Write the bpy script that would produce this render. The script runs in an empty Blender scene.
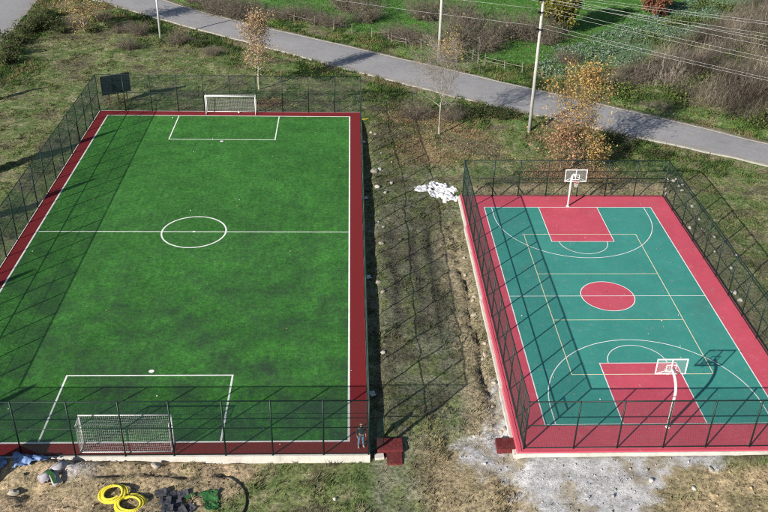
import bpy, math, random
import numpy as np
from mathutils import Matrix, Vector, Euler

# ------------------------------------------------------------------ camera, sky, sun, exposure
scene = bpy.context.scene
COL = scene.collection
random.seed(7)
RNG = np.random.default_rng(11)

def set_camera():
    pitch, roll, yaw = 0.5330, 0.02306, -0.0470
    loc = Vector((-18.551, -53.902, 35.168))
    cy, sy, cp, sp = math.cos(yaw), math.sin(yaw), math.cos(pitch), math.sin(pitch)
    fwd = Vector((-sy * cp, cy * cp, -sp)); right = Vector((cy, sy, 0)); up = right.cross(fwd)
    c, s = math.cos(roll), math.sin(roll)
    r2 = c * right + s * up; u2 = c * up - s * right
    m = Matrix((r2, u2, -fwd)).transposed().to_4x4(); m.translation = loc
    cam = bpy.data.cameras.new('camera'); cam.sensor_width = 36; cam.lens = 912.05 / 768 * 36
    cam.clip_start = 0.5; cam.clip_end = 3000
    o = bpy.data.objects.new('camera', cam); o.matrix_world = m; COL.objects.link(o); scene.camera = o
set_camera()

SUN_VEC = Vector((1.50, 1.56, -1.0)).normalized()          # the way the light travels
SUN_EL = math.asin(-SUN_VEC.z); SUN_AZ = math.atan2(-SUN_VEC.x, -SUN_VEC.y)
world = bpy.data.worlds.new('World'); scene.world = world; world.use_nodes = True
sky = world.node_tree.nodes.new('ShaderNodeTexSky'); sky.sky_type = 'NISHITA'; sky.sun_disc = False
sky.sun_elevation = SUN_EL; sky.sun_rotation = SUN_AZ % (2 * math.pi); sky.air_density = 1.0; sky.dust_density = 0.6
bg = world.node_tree.nodes['Background']; bg.inputs[1].default_value = 0.062
world.node_tree.links.new(sky.outputs[0], bg.inputs[0])
sun_data = bpy.data.lights.new('sun', 'SUN'); sun_data.energy = 4.6; sun_data.angle = math.radians(0.53); sun_data.color = (1.0, 0.94, 0.85)
sun = bpy.data.objects.new('sun', sun_data); sun.rotation_euler = SUN_VEC.to_track_quat('-Z', 'Y').to_euler(); sun.location = (-60, -60, 60)
COL.objects.link(sun)
vs = scene.view_settings; vs.view_transform = 'Standard'; vs.look = 'None'; vs.gamma = 1; vs.exposure = 0.74
scene.cycles.use_denoising = False; scene.cycles.filter_width = 1.15
try: vs.use_curve_mapping = False
except Exception: pass

# ------------------------------------------------------------------ noise and small maths
def _hash(ix, iy, seed):
    h = (ix.astype(np.int64) * 374761393 + iy.astype(np.int64) * 668265263 + seed * 974634777) & 0xffffffff
    h = ((h ^ (h >> 13)) * 1274126177) & 0xffffffff
    return ((h ^ (h >> 16)) & 0xffff) / 65535.0
def vnoise(x, y, seed=0):
    x = np.asarray(x, float); y = np.asarray(y, float)
    ix, iy = np.floor(x), np.floor(y); fx, fy = x - ix, y - iy
    fx = fx * fx * (3 - 2 * fx); fy = fy * fy * (3 - 2 * fy)
    a, b = _hash(ix, iy, seed), _hash(ix + 1, iy, seed); c, d = _hash(ix, iy + 1, seed), _hash(ix + 1, iy + 1, seed)
    return (a * (1 - fx) + b * fx) * (1 - fy) + (c * (1 - fx) + d * fx) * fy
def fbm(x, y, seed=0, o=3):
    t = 0; w = 1; s = 0
    for i in range(o):
        t = t + w * vnoise(x * 2 ** i + 17.3 * i, y * 2 ** i - 9.1 * i, seed + i); s += w; w *= .5
    return t / s
def sst(a, b, x):
    t = np.clip((x - a) / (b - a), 0, 1); return t * t * (3 - 2 * t)
def sdrect(x, y, x0, x1, y0, y1):
    dx = np.maximum(x0 - x, x - x1); dy = np.maximum(y0 - y, y - y1)
    return np.hypot(np.maximum(dx, 0), np.maximum(dy, 0)) + np.minimum(np.maximum(dx, dy), 0)
def dist_line(x, y, pts):
    d = np.full(np.shape(x), 1e9)
    for (ax, ay), (bx_, by_) in zip(pts[:-1], pts[1:]):
        vx, vy = bx_ - ax, by_ - ay; t = np.clip(((x - ax) * vx + (y - ay) * vy) / (vx * vx + vy * vy), 0, 1)
        d = np.minimum(d, np.hypot(x - ax - t * vx, y - ay - t * vy))
    return d
def sdpoly(x, y, P):
    d = dist_line(x, y, list(P) + [P[0]]); ins = np.zeros(np.shape(x), bool)
    n = len(P)
    for i in range(n):
        (ax, ay), (bx_, by_) = P[i], P[(i + 1) % n]
        if ay == by_: continue
        c = ((ay > y) != (by_ > y)) & (x < (bx_ - ax) * (y - ay) / (by_ - ay) + ax)
        ins ^= c
    return np.where(ins, -d, d)

# ------------------------------------------------------------------ object helpers
def tag(o, label=None, cat=None, group=None, kind=None):
    if label: o['label'] = label
    if cat: o['category'] = cat
    if group: o['group'] = group
    if kind: o['kind'] = kind
    return o
def empty(name, loc=(0, 0, 0), rz=0, parent=None):
    o = bpy.data.objects.new(name, None); o.location = loc; o.rotation_euler = (0, 0, rz); o.empty_display_size = .3
    COL.objects.link(o)
    if parent: o.parent = parent
    return o
def link_mesh(name, me, mat=None, parent=None, loc=(0, 0, 0), rot=(0, 0, 0), scale=None):
    if mat and not me.materials: me.materials.append(mat)
    o = bpy.data.objects.new(name, me); o.location = loc; o.rotation_euler = rot
    if scale: o.scale = scale
    COL.objects.link(o)
    if parent: o.parent = parent
    return o
class MB:
    def __init__(s): s.v = []; s.f = []
    def add(s, vs_, fs): n = len(s.v); s.v += [tuple(p) for p in vs_]; s.f += [tuple(i + n for i in f) for f in fs]; return s
    def box(s, c, d, rz=0, rx=0, ry=0):
        m = Euler((rx, ry, rz)).to_matrix(); c = Vector(c); P = []
        for x in (-.5, .5):
            for y in (-.5, .5):
                for z in (-.5, .5): P.append(c + m @ Vector((x * d[0], y * d[1], z * d[2])))
        return s.add(P, [(0, 1, 3, 2), (4, 6, 7, 5), (0, 4, 5, 1), (2, 3, 7, 6), (0, 2, 6, 4), (1, 5, 7, 3)])
    def tube(s, pts, r, n=8, cap=True, closed=False):
        pts = [Vector(p) for p in pts]; m = len(pts); rs = r if hasattr(r, '__len__') else [r] * m; V = []
        up = None
        for i, p in enumerate(pts):
            if closed: t = pts[(i + 1) % m] - pts[i - 1]
            else: t = (pts[min(i + 1, m - 1)] - pts[max(i - 1, 0)])
            t.normalize()
            if up is None: up = Vector((0, 0, 1)) if abs(t.z) < .9 else Vector((1, 0, 0))
            a = t.cross(up)
            if a.length < 1e-4: a = t.cross(Vector((0, 1, 0)))
            a.normalize(); b = t.cross(a); b.normalize(); up = -b if not closed else up
            for k in range(n):
                q = 2 * math.pi * k / n; V.append(p + (a * math.cos(q) + b * math.sin(q)) * rs[i])
        F = []
        for i in range(m if closed else m - 1):
            j = (i + 1) % m
            for k in range(n): F.append((i * n + k, i * n + (k + 1) % n, j * n + (k + 1) % n, j * n + k))
        if cap and not closed: F.append(tuple(range(n))[::-1]); F.append(tuple((m - 1) * n + k for k in range(n)))
        return s.add(V, F)
    def flat(s, pts, w, z, closed=False):                 # painted line of width w
        P = [Vector((p[0], p[1])) for p in pts]; m = len(P); V = []
        for i, p in enumerate(P):
            if closed: t0 = (p - P[i - 1]).normalized(); t1 = (P[(i + 1) % m] - p).normalized()
            else:
                t0 = (p - P[i - 1]).normalized() if i > 0 else None; t1 = (P[i + 1] - p).normalized() if i < m - 1 else None
                t0 = t0 or t1; t1 = t1 or t0
            t = (t0 + t1).normalized(); nrm = Vector((-t.y, t.x)); k = w / 2 / max(.3, nrm.dot(Vector((-t0.y, t0.x))))
            V += [(p.x + nrm.x * k, p.y + nrm.y * k, z), (p.x - nrm.x * k, p.y - nrm.y * k, z)]
        F = [(2 * i, 2 * i + 1, (2 * i + 3) % (2 * m), (2 * i + 2) % (2 * m)) for i in range(m if closed else m - 1)]
        return s.add(V, F)
    def mesh(s, name, smooth=False):
        me = bpy.data.meshes.new(name); me.from_pydata(s.v, [], s.f); me.update()
        if smooth: me.polygons.foreach_set('use_smooth', [True] * len(me.polygons))
        return me
    def build(s, name, mat, parent=None, loc=(0, 0, 0), rot=(0, 0, 0), smooth=False, bevel=0):
        o = link_mesh(name, s.mesh(name, smooth), mat, parent, loc, rot)
        if bevel: md = o.modifiers.new('bevel', 'BEVEL'); md.width = bevel; md.segments = 1
        return o
def np_mesh(name, V, F, col=None, smooth=False):
    V = np.ascontiguousarray(V, np.float32); F = np.ascontiguousarray(F, np.int32); k = F.shape[1]
    me = bpy.data.meshes.new(name); me.vertices.add(len(V)); me.vertices.foreach_set('co', V.ravel())
    me.loops.add(F.size); me.loops.foreach_set('vertex_index', F.ravel())
    me.polygons.add(len(F)); me.polygons.foreach_set('loop_start', np.arange(0, F.size, k, dtype=np.int32))
    if smooth: me.polygons.foreach_set('use_smooth', np.ones(len(F), bool))
    if col is not None:
        a = me.color_attributes.new('Col', 'FLOAT_COLOR', 'POINT'); c4 = np.ones((len(V), 4), np.float32); c4[:, :3] = col
        a.data.foreach_set('color', c4.ravel())
    me.update(calc_edges=True); me.validate(); return me
def segs(P0, P1, R0, R1, n=3):
    P0 = np.asarray(P0, float); P1 = np.asarray(P1, float); m = len(P0)
    R0 = np.broadcast_to(R0, (m,)); R1 = np.broadcast_to(R1, (m,))
    t = P1 - P0; t /= np.linalg.norm(t, axis=1)[:, None] + 1e-9
    ref = np.where(np.abs(t[:, 2:3]) < .9, np.array([[0, 0, 1.]]), np.array([[1., 0, 0]]))
    a = np.cross(t, ref); a /= np.linalg.norm(a, axis=1)[:, None] + 1e-9; b = np.cross(t, a)
    V = np.zeros((m, 2, n, 3))
    for k in range(n):
        q = 2 * math.pi * k / n; d = a * math.cos(q) + b * math.sin(q)
        V[:, 0, k] = P0 + d * R0[:, None]; V[:, 1, k] = P1 + d * R1[:, None]
    i = np.arange(m)[:, None] * (2 * n); k = np.arange(n)[None]; k2 = (k + 1) % n
    F = np.stack([i + k, i + k2, i + n + k2, i + n + k], -1).reshape(-1, 4)
    return V.reshape(-1, 3), F
def leaves(P, size, rng, flat=0.0, aspect=1.6):
    m = len(P); size = np.broadcast_to(size, (m,))[:, None]
    a = rng.normal(size=(m, 3)); a[:, 2] *= (1 - flat); a /= np.linalg.norm(a, axis=1)[:, None]
    b = rng.normal(size=(m, 3)); b[:, 2] *= (1 - flat); b -= a * (a * b).sum(1)[:, None]; b /= np.linalg.norm(b, axis=1)[:, None]
    u = a * size * aspect * .5; w = b * size * .5
    V = np.stack([P - u, P - u * .1 + w, P + u, P - u * .1 - w], 1).reshape(-1, 3)
    return V, np.arange(4 * m).reshape(-1, 4)
def cat_meshes(parts):
    V = []; F = []; C = []; n = 0
    for v, f, c in parts:
        V.append(v); F.append(f + n); C.append(np.broadcast_to(c, v.shape)); n += len(v)
    return np.concatenate(V), np.concatenate(F), np.concatenate(C)

# ------------------------------------------------------------------ materials
def new_mat(name, rough=.8, spec=.3):
    m = bpy.data.materials.new(name); m.use_nodes = True; nt = m.node_tree; b = nt.nodes['Principled BSDF']
    b.inputs['Roughness'].default_value = rough; b.inputs['Specular IOR Level'].default_value = spec
    return m, nt, b
def N(nt, t, **kw):
    n = nt.nodes.new(t)
    for k, v in kw.items():
        if k.startswith('i_'):
            n.inputs[k[2:].replace('_', ' ')].default_value = v
        else: setattr(n, k, v)
    return n
def coord(nt, kind='Object'): return nt.nodes.new('ShaderNodeTexCoord').outputs[kind]
def noise(nt, co, scale, detail=3, rough=.55, sx=None):
    if sx:
        mp = N(nt, 'ShaderNodeMapping'); mp.inputs['Scale'].default_value = sx; nt.links.new(co, mp.inputs[0]); co = mp.outputs[0]
    n = N(nt, 'ShaderNodeTexNoise'); n.inputs['Scale'].default_value = scale; n.inputs['Detail'].default_value = detail; n.inputs['Roughness'].default_value = rough
    nt.links.new(co, n.inputs['Vector']); return n.outputs[0]
def rng_map(nt, v, a, b, c=0., d=1.):
    n = N(nt, 'ShaderNodeMapRange'); nt.links.new(v, n.inputs[0])
    for i, q in zip((1, 2, 3, 4), (a, b, c, d)): n.inputs[i].default_value = q
    return n.outputs[0]
def mixc(nt, f, a, b, mode='MIX'):
    n = N(nt, 'ShaderNodeMix', data_type='RGBA', blend_type=mode)
    for i, q in ((0, f), (6, a), (7, b)):
        if hasattr(q, 'type') and hasattr(q, 'links'): nt.links.new(q, n.inputs[i])
        elif i == 0: n.inputs[0].default_value = q
        else: n.inputs[i].default_value = (*q, 1)
    return n.outputs[2]
def scale_col(nt, c, f):
    n = N(nt, 'ShaderNodeVectorMath', operation='SCALE'); nt.links.new(c, n.inputs[0]); nt.links.new(f, n.inputs[3]); return n.outputs[0]
def bump(nt, b, h, strength=.3, dist=.02):
    n = N(nt, 'ShaderNodeBump'); n.inputs['Strength'].default_value = strength; n.inputs['Distance'].default_value = dist
    nt.links.new(h, n.inputs['Height']); nt.links.new(n.outputs[0], b.inputs['Normal'])
def plain(name, c, rough=.6, metal=0, var=.18, scale=6, spec=.3, dirt=None, dirt_amt=.35):
    m, nt, b = new_mat(name, rough, spec); b.inputs['Metallic'].default_value = metal
    co = coord(nt); n1 = noise(nt, co, scale, 4)
    c2 = tuple(x * (1 - var * 1.6) for x in c); c1 = tuple(min(1, x * (1 + var)) for x in c)
    out = mixc(nt, rng_map(nt, n1, .3, .7), c2, c1)
    if dirt:
        n2 = noise(nt, co, scale * .37, 5, .65); out = mixc(nt, rng_map(nt, n2, .5, .72, 0, dirt_amt), out, dirt)
    nt.links.new(out, b.inputs['Base Color']); return m
def attr_mat(name, rough=.85, fine=12, amt=(.65, 1.3), trans=0, bumps=None):
    m, nt, b = new_mat(name, rough, .15)
    a = N(nt, 'ShaderNodeAttribute', attribute_name='Col')
    n1 = noise(nt, coord(nt), fine, 4, .7)
    out = scale_col(nt, a.outputs['Color'], rng_map(nt, n1, .25, .75, *amt)); nt.links.new(out, b.inputs['Base Color'])
    if bumps: bump(nt, b, n1, *bumps)
    if trans:
        t = N(nt, 'ShaderNodeBsdfTranslucent'); nt.links.new(out, t.inputs[0]); mx = N(nt, 'ShaderNodeMixShader'); mx.inputs[0].default_value = trans
        nt.links.new(b.outputs[0], mx.inputs[1]); nt.links.new(t.outputs[0], mx.inputs[2]); nt.links.new(mx.outputs[0], nt.nodes['Material Output'].inputs[0])
    return m

def ground_mat():
    m, nt, b = new_mat('ground_soil_and_grass', .95, .1)
    at = N(nt, 'ShaderNodeAttribute', attribute_name='Col'); a = at.outputs['Color']; co = coord(nt)
    f1 = noise(nt, co, 1.3, 4, .65); f2 = noise(nt, co, 5, 6, .75); f3 = noise(nt, co, 24, 3, .7)
    c = scale_col(nt, a, rng_map(nt, f1, .3, .7, .78, 1.35))
    soft = N(nt, 'ShaderNodeMix', data_type='FLOAT'); nt.links.new(at.outputs['Alpha'], soft.inputs[0]); nt.links.new(rng_map(nt, f2, .38, .62, 1.05, 1.5), soft.inputs[2]); nt.links.new(rng_map(nt, f2, .38, .62, .55, 2.1), soft.inputs[3])
    c = scale_col(nt, c, soft.outputs[0])
    c = mixc(nt, rng_map(nt, f3, .54, .74, 0, .5), c, (.46, .41, .29))
    dk = noise(nt, co, 3.1, 5, .75); c = mixc(nt, rng_map(nt, dk, .57, .68, 0, .62), c, (.045, .05, .025))
    nt.links.new(c, b.inputs['Base Color'])
    ad = N(nt, 'ShaderNodeMath', operation='ADD'); nt.links.new(f2, ad.inputs[0]); nt.links.new(f3, ad.inputs[1])
    bump(nt, b, ad.outputs[0], .9, .10); return m
def turf_mat():
    m, nt, b = new_mat('artificial_turf', .75, .2); co = coord(nt)
    big = noise(nt, co, .16, 4, .6); mid = noise(nt, co, .55, 5, .7); st = noise(nt, co, 1.0, 4, .7, (3.2, .55, 1)); fine = noise(nt, co, 9, 4, .8); vf = noise(nt, co, 38, 2, .8)
    c = mixc(nt, rng_map(nt, mid, .32, .68), (.030, .128, .020), (.058, .218, .036))
    f3 = noise(nt, co, 3.2, 4, .75); c = scale_col(nt, c, rng_map(nt, f3, .30, .70, .60, 1.50)); b2 = noise(nt, co, .12, 3, .5); c = scale_col(nt, c, rng_map(nt, b2, .35, .65, .86, 1.14))
    c = scale_col(nt, c, rng_map(nt, st, .3, .7, .85, 1.15))
    c = scale_col(nt, c, rng_map(nt, fine, .25, .75, .62, 1.42)); c = scale_col(nt, c, rng_map(nt, vf, .25, .75, .72, 1.3))
    sx = N(nt, 'ShaderNodeSeparateXYZ'); nt.links.new(co, sx.inputs[0])
    wear = rng_map(nt, sx.outputs[1], -25, 12, 1.0, .10)                      # rubber infill lies thicker at the near end
    pat = noise(nt, co, .30, 6, .72); p = rng_map(nt, pat, .41, .62, 0, .88)
    mu = N(nt, 'ShaderNodeMath', operation='MULTIPLY'); nt.links.new(p, mu.inputs[0]); nt.links.new(wear, mu.inputs[1])
    c = mixc(nt, mu.outputs[0], c, (.030, .050, .036)); fl = noise(nt, co, 2.2, 6, .8); fw = N(nt, 'ShaderNodeMath', operation='MULTIPLY'); nt.links.new(rng_map(nt, fl, .52, .64, 0, .9), fw.inputs[0]); nt.links.new(rng_map(nt, noise(nt, co, .22, 4, .6), .42, .62, .08, 1), fw.inputs[1]); c = mixc(nt, fw.outputs[0], c, (.022, .046, .026)); nt.links.new(c, b.inputs['Base Color'])
    ad = N(nt, 'ShaderNodeMath', operation='ADD'); nt.links.new(fine, ad.inputs[0]); nt.links.new(vf, ad.inputs[1]); bump(nt, b, ad.outputs[0], .8, .03); return m
def court_mat(name, c, rough=.5):
    m, nt, b = new_mat(name, rough, .35); co = coord(nt)
    n1 = noise(nt, co, .35, 5, .6); n2 = noise(nt, co, 5, 4, .7); n3 = noise(nt, co, 60, 2, .8); n4 = noise(nt, co, 1.6, 5, .7); n5 = noise(nt, co, 1.2, 3, .6, (.2, 4, 1))
    k = tuple(x * .9 for x in c); l = tuple(min(1, x * 1.07 + .006) for x in c)
    o = mixc(nt, rng_map(nt, n1, .3, .7), k, l); o = scale_col(nt, o, rng_map(nt, n2, .3, .7, .93, 1.06)); o = scale_col(nt, o, rng_map(nt, n3, .2, .8, .85, 1.12))
    o = mixc(nt, rng_map(nt, n4, .56, .78, 0, .34), o, (.34, .32, .29)); sp = N(nt, 'ShaderNodeTexVoronoi'); sp.inputs['Scale'].default_value = 1.1; nt.links.new(co, sp.inputs['Vector']); o = mixc(nt, rng_map(nt, sp.outputs['Distance'], .03, .07, .5, 0), o, (.16, .12, .10)); n6 = noise(nt, co, .22, 6, .7); o = mixc(nt, rng_map(nt, n6, .54, .70, 0, .22), o, (.10, .10, .10)); o = mixc(nt, rng_map(nt, n5, .62, .8, 0, .16), o, (.10, .09, .08))
    nt.links.new(o, b.inputs['Base Color']); nt.links.new(rng_map(nt, n4, .3, .7, rough - .08, rough + .2), b.inputs['Roughness']); bump(nt, b, n3, .15, .004); return m
def paint_mat(name, c, gaps=.25, under=(.3, .3, .3)):
    m, nt, b = new_mat(name, .6, .3); co = coord(nt); n = noise(nt, co, 14, 4, .75); n2 = noise(nt, co, 1.1, 3)
    o = mixc(nt, rng_map(nt, n, .56, .72, 0, gaps), c, under); o = scale_col(nt, o, rng_map(nt, n2, .3, .7, .86, 1.06)); nt.links.new(o, b.inputs['Base Color']); return m
def concrete_mat(name, c=(.62, .59, .54)):
    m, nt, b = new_mat(name, .85, .2); co = coord(nt); n = noise(nt, co, 1.4, 6, .7); n2 = noise(nt, co, 14, 4, .7); n3 = noise(nt, co, 1.0, 3, .6, (5, 5, .4))
    o = mixc(nt, rng_map(nt, n, .35, .7), c, tuple(x * .72 for x in c)); o = scale_col(nt, o, rng_map(nt, n2, .3, .7, .82, 1.1))
    o = mixc(nt, rng_map(nt, n3, .55, .8, 0, .35), o, (.22, .19, .15)); nt.links.new(o, b.inputs['Base Color']); bump(nt, b, n2, .4, .01); return m
def asphalt_mat():
    m, nt, b = new_mat('old_grey_asphalt', .85, .25); co = coord(nt, 'Object')
    n = noise(nt, co, .25, 5, .65); n2 = noise(nt, co, 2.5, 5, .7); n3 = noise(nt, co, 40, 2, .8)
    o = mixc(nt, rng_map(nt, n, .3, .7), (.255, .25, .255), (.33, .322, .322)); o = scale_col(nt, o, rng_map(nt, n2, .3, .7, .88, 1.1)); o = scale_col(nt, o, rng_map(nt, n3, .2, .8, .8, 1.2))
    n4 = noise(nt, co, .5, 5, .6, (1, 1, 1)); o = mixc(nt, rng_map(nt, n4, .56, .62, 0, .25), o, (.19, .185, .19))
    ac = N(nt, 'ShaderNodeAttribute', attribute_name='across').outputs['Fac']; n5 = noise(nt, co, 1.1, 5, .7); ad = N(nt, 'ShaderNodeMath', operation='ADD'); nt.links.new(ac, ad.inputs[0]); nt.links.new(rng_map(nt, n5, .3, .7, -.22, .22), ad.inputs[1])
    o = mixc(nt, rng_map(nt, ad.outputs[0], .84, 1.05, 0, .8), o, (.26, .215, .15)); st = noise(nt, co, .35, 4, .6, (1, 1, 1)); o = mixc(nt, rng_map(nt, st, .6, .68, 0, .22), o, (.14, .14, .145))
    nt.links.new(o, b.inputs['Base Color']); bump(nt, b, n3, .3, .01); return m
def glass_mat(name, c, alpha):
    m, nt, b = new_mat(name, .12, .5); b.inputs['Base Color'].default_value = (*c, 1); b.inputs['Alpha'].default_value = alpha; return m

M = dict(
    ground=ground_mat(), turf=turf_mat(), asphalt=asphalt_mat(), concrete=concrete_mat('pale_concrete'), kerb=concrete_mat('kerb_concrete', (.36, .345, .315)),
    track=plain('dark_red_turf', (.215, .014, .018), .9, var=.35, scale=24, dirt=(.05, .012, .014), dirt_amt=.6),
    red=court_mat('court_red_paint', (.57, .080, .120)), green=court_mat('court_green_paint', (.046, .272, .224)), pink=court_mat('kerb_red_paint', (.60, .09, .13), .6),
    white=paint_mat('white_line_paint', (.80, .80, .78), .3, (.35, .4, .38)), turfwhite=paint_mat('white_turf_fibre', (.82, .82, .78), .45, (.12, .25, .1)), yellow=paint_mat('pale_yellow_line', (.72, .69, .46), .3, (.2, .35, .25)),
    fence=plain('dark_green_coating', (.008, .024, .020), .45, var=.2, scale=20), mesh=plain('green_wire_coating', (.012, .042, .036), .5, var=.15, scale=8),
    whitemetal=plain('white_painted_steel', (.78, .78, .77), .4, var=.06, scale=12, dirt=(.4, .36, .3), dirt_amt=.4), net=plain('white_net_cord', (.72, .72, .70), .8, var=.1), rim=plain('red_rim_paint', (.45, .04, .03), .5),
    glass=glass_mat('backboard_acrylic', (.6, .68, .70), .07), panel=plain('dark_navy_panel', (.012, .016, .026), .55, var=.12, scale=3, dirt=(.03, .033, .04)), rust=plain('rusty_steel', (.12, .04, .025), .8, var=.35, scale=14),
    pole=concrete_mat('spun_concrete_pole', (.47, .46, .44)), galv=plain('galvanised_steel', (.62, .63, .65), .5, .3, var=.08, dirt=(.4, .38, .35)), dark=plain('dark_iron', (.02, .02, .022), .6), wire=plain('aluminium_wire', (.50, .50, .50), .5, .2, var=.05), ceramic=plain('brown_ceramic', (.05, .022, .015), .3),
    leaf=attr_mat('tree_leaves', .7, 3, (.75, 1.25), .3), twig=attr_mat('bare_twigs', .9, 3, (.7, 1.25)), bark=attr_mat('tree_bark', .9, 9, (.6, 1.3), bumps=(.5, .03)), grass=attr_mat('grass_blades', .8, 2, (.75, 1.25), .25), litter=attr_mat('fallen_leaves', .9, 5),
    stone=plain('pale_limestone', (.40, .36, .30), .9, var=.25, scale=7, dirt=(.25, .2, .15)), whitestone=plain('white_limestone', (.52, .49, .44), .9, var=.2, scale=9, dirt=(.45, .4, .33)), rubble=plain('white_lime', (.68, .68, .69), .9, var=.16, scale=10, dirt=(.5, .5, .48)), wood=plain('weathered_wood', (.21, .185, .155), .9, var=.3, scale=12),
    tarp=plain('blue_tarp', (.13, .21, .40), .5, var=.22, scale=5, dirt=(.30, .38, .50)), backing=plain('grey_turf_backing', (.36, .34, .37), .9, var=.2, scale=8, dirt=(.2, .19, .2)), scrap=plain('green_turf_scrap', (.025, .105, .03), .85, var=.3, scale=14), pipe=plain('yellow_plastic_pipe', (.74, .62, .05), .4, var=.05, scale=5, dirt=(.55, .45, .12), dirt_amt=.4), hose=plain('black_rubber_hose', (.012, .012, .013), .5),
    slab=plain('dark_grey_felt', (.06, .062, .075), .9, var=.25, scale=6, dirt=(.17, .165, .17)), redmat=plain('red_turf_mat', (.135, .020, .022), .95, var=.35, scale=9, dirt=(.13, .075, .055), dirt_amt=.6), cabin=plain('cabin_sheet_metal', (.55, .55, .53), .5, var=.08, dirt=(.3, .25, .2)),
    skin=plain('skin', (.42, .24, .17), .6, var=.05), jacket=plain('dark_grey_jacket', (.025, .028, .034), .9, var=.2), jeans=plain('blue_jeans', (.13, .21, .32), .9, var=.2, scale=9), shoes=plain('pale_shoes', (.45, .42, .40), .7), hair=plain('short_brown_hair', (.06, .035, .02), .8),
)

# ------------------------------------------------------------------ layout (metres; the basketball court's centre is the origin)
FC = (-30.602, 9.417); FR = -0.004                      # football pitch centre and turn
FOX0, FOX1, FOY0, FOY1 = -13.38, 13.42, -25.42, 25.58    # its raised slab, local
COX0, COX1, COY0, COY1 = -8.98, 8.92, -15.95, 15.95      # the court's slab
ROAD_S = [(-95, 112), (-78, 97.5), (-64, 85.5), (-51.9, 75.3), (-38.9, 64.6), (-30.6, 58.3), (-24.2, 53.2), (-18.2, 48.3), (-12.6, 44.2), (-7.3, 40.2), (-2.4, 36.8), (3.3, 33.2), (8.8, 29.8), (15.4, 25.8), (20.7, 22.4), (34, 13.5), (60, -4), (95, -26)]
ROAD_N = [(-89, 119), (-72, 103), (-58, 90.5), (-45.6, 78.2), (-39.6, 72.4), (-31.3, 65.8), (-24.5, 61.0), (-18.1, 56.5), (-12.2, 52.2), (-6.5, 48.2), (-1.3, 44.3), (4.8, 40.1), (10.3, 36.2), (17.3, 31.2), (22.6, 27.1), (37, 18.2), (63, 1), (98, -21)]
ROAD_C = [((a[0] + b[0]) / 2, (a[1] + b[1]) / 2) for a, b in zip(ROAD_S, ROAD_N)]
LANE_E = [(-60.8, 44), (-61.1, 52), (-61.3, 58), (-61.4, 64), (-62.2, 76.5), (-62.2, 84.5)]
LANE_W = [(-67.6, 44), (-68, 52), (-68.2, 58), (-68.3, 64), (-69.2, 76.5), (-70, 91)]
LANE_C = [((a[0] + b[0]) / 2, (a[1] + b[1]) / 2) for a, b in zip(LANE_E, LANE_W)]
GRAVEL = [(-11.9, -14.6), (-9.9, -14.2), (-9.2, -9), (-8.7, -9), (-8.7, -15.9), (2.6, -15.9), (2.4, -16.6), (-.4, -17.5), (-1.9, -18.6), (-3.6, -21.5), (-9.2, -21.5), (-9.2, -17.6), (-12.2, -16.4)]
FIELD = [(-50, 84), (-36, 74.5), (-24, 67.5), (-14, 60.5), (-4, 53), (4, 49), (9, 48), (13, 57), (21, 66), (34, 78), (60, 100), (20, 140), (-60, 140)]
CABBAGE = [(3, 46), (7.5, 48.5), (13, 51), (19, 55), (26, 62), (34, 71), (44, 80), (40, 86), (30, 78), (20, 69.5), (12, 60), (7, 54.5)]
THICK = [(13, 46), (17.5, 39), (22, 33.5), (28, 30), (60, 22), (70, 60), (52, 84), (40, 78), (31, 66), (22, 56)]
LEAFP = [(-15, 36), (-5.5, 36), (-3.6, 25), (-9, 23), (-14, 23)]
MOUND = [(-39, -15.4), (-33.5, -16), (-24.5, -16.1), (-23.6, -17.4), (-25.8, -19), (-28.5, -22), (-40, -23)]

def fb_local(x, y):
    dx, dy = x - FC[0], y - FC[1]; c, s = math.cos(-FR), math.sin(-FR); return c * dx - s * dy, s * dx + c * dy
def fb_world(x, y, z=0):
    c, s = math.cos(FR), math.sin(FR); return (FC[0] + c * x - s * y, FC[1] + s * x + c * y, z)
def d_foot(x, y): lx, ly = fb_local(x, y); return sdrect(lx, ly, FOX0, FOX1, FOY0, FOY1)
def d_court(x, y): return sdrect(x, y, COX0, COX1, COY0, COY1)
def d_road(x, y): return np.minimum(dist_line(x, y, ROAD_C) - 3.35, dist_line(x, y, LANE_C) - 3.5)
def trench(x, y):
    cx = -9.95 + .18 * np.sin(y * .9) + .5 * (fbm(y * 1.1, y * 0, 15, 4) - .5) + .25 * (y + 2) / 15 * -.6
    w = .10 + .20 * fbm(y * 1.9, y * 0, 5)
    return np.exp(-((x - cx) / w) ** 2) * sst(-15.2, -14.2, y) * (1 - sst(9, 13.5, y))
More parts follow.
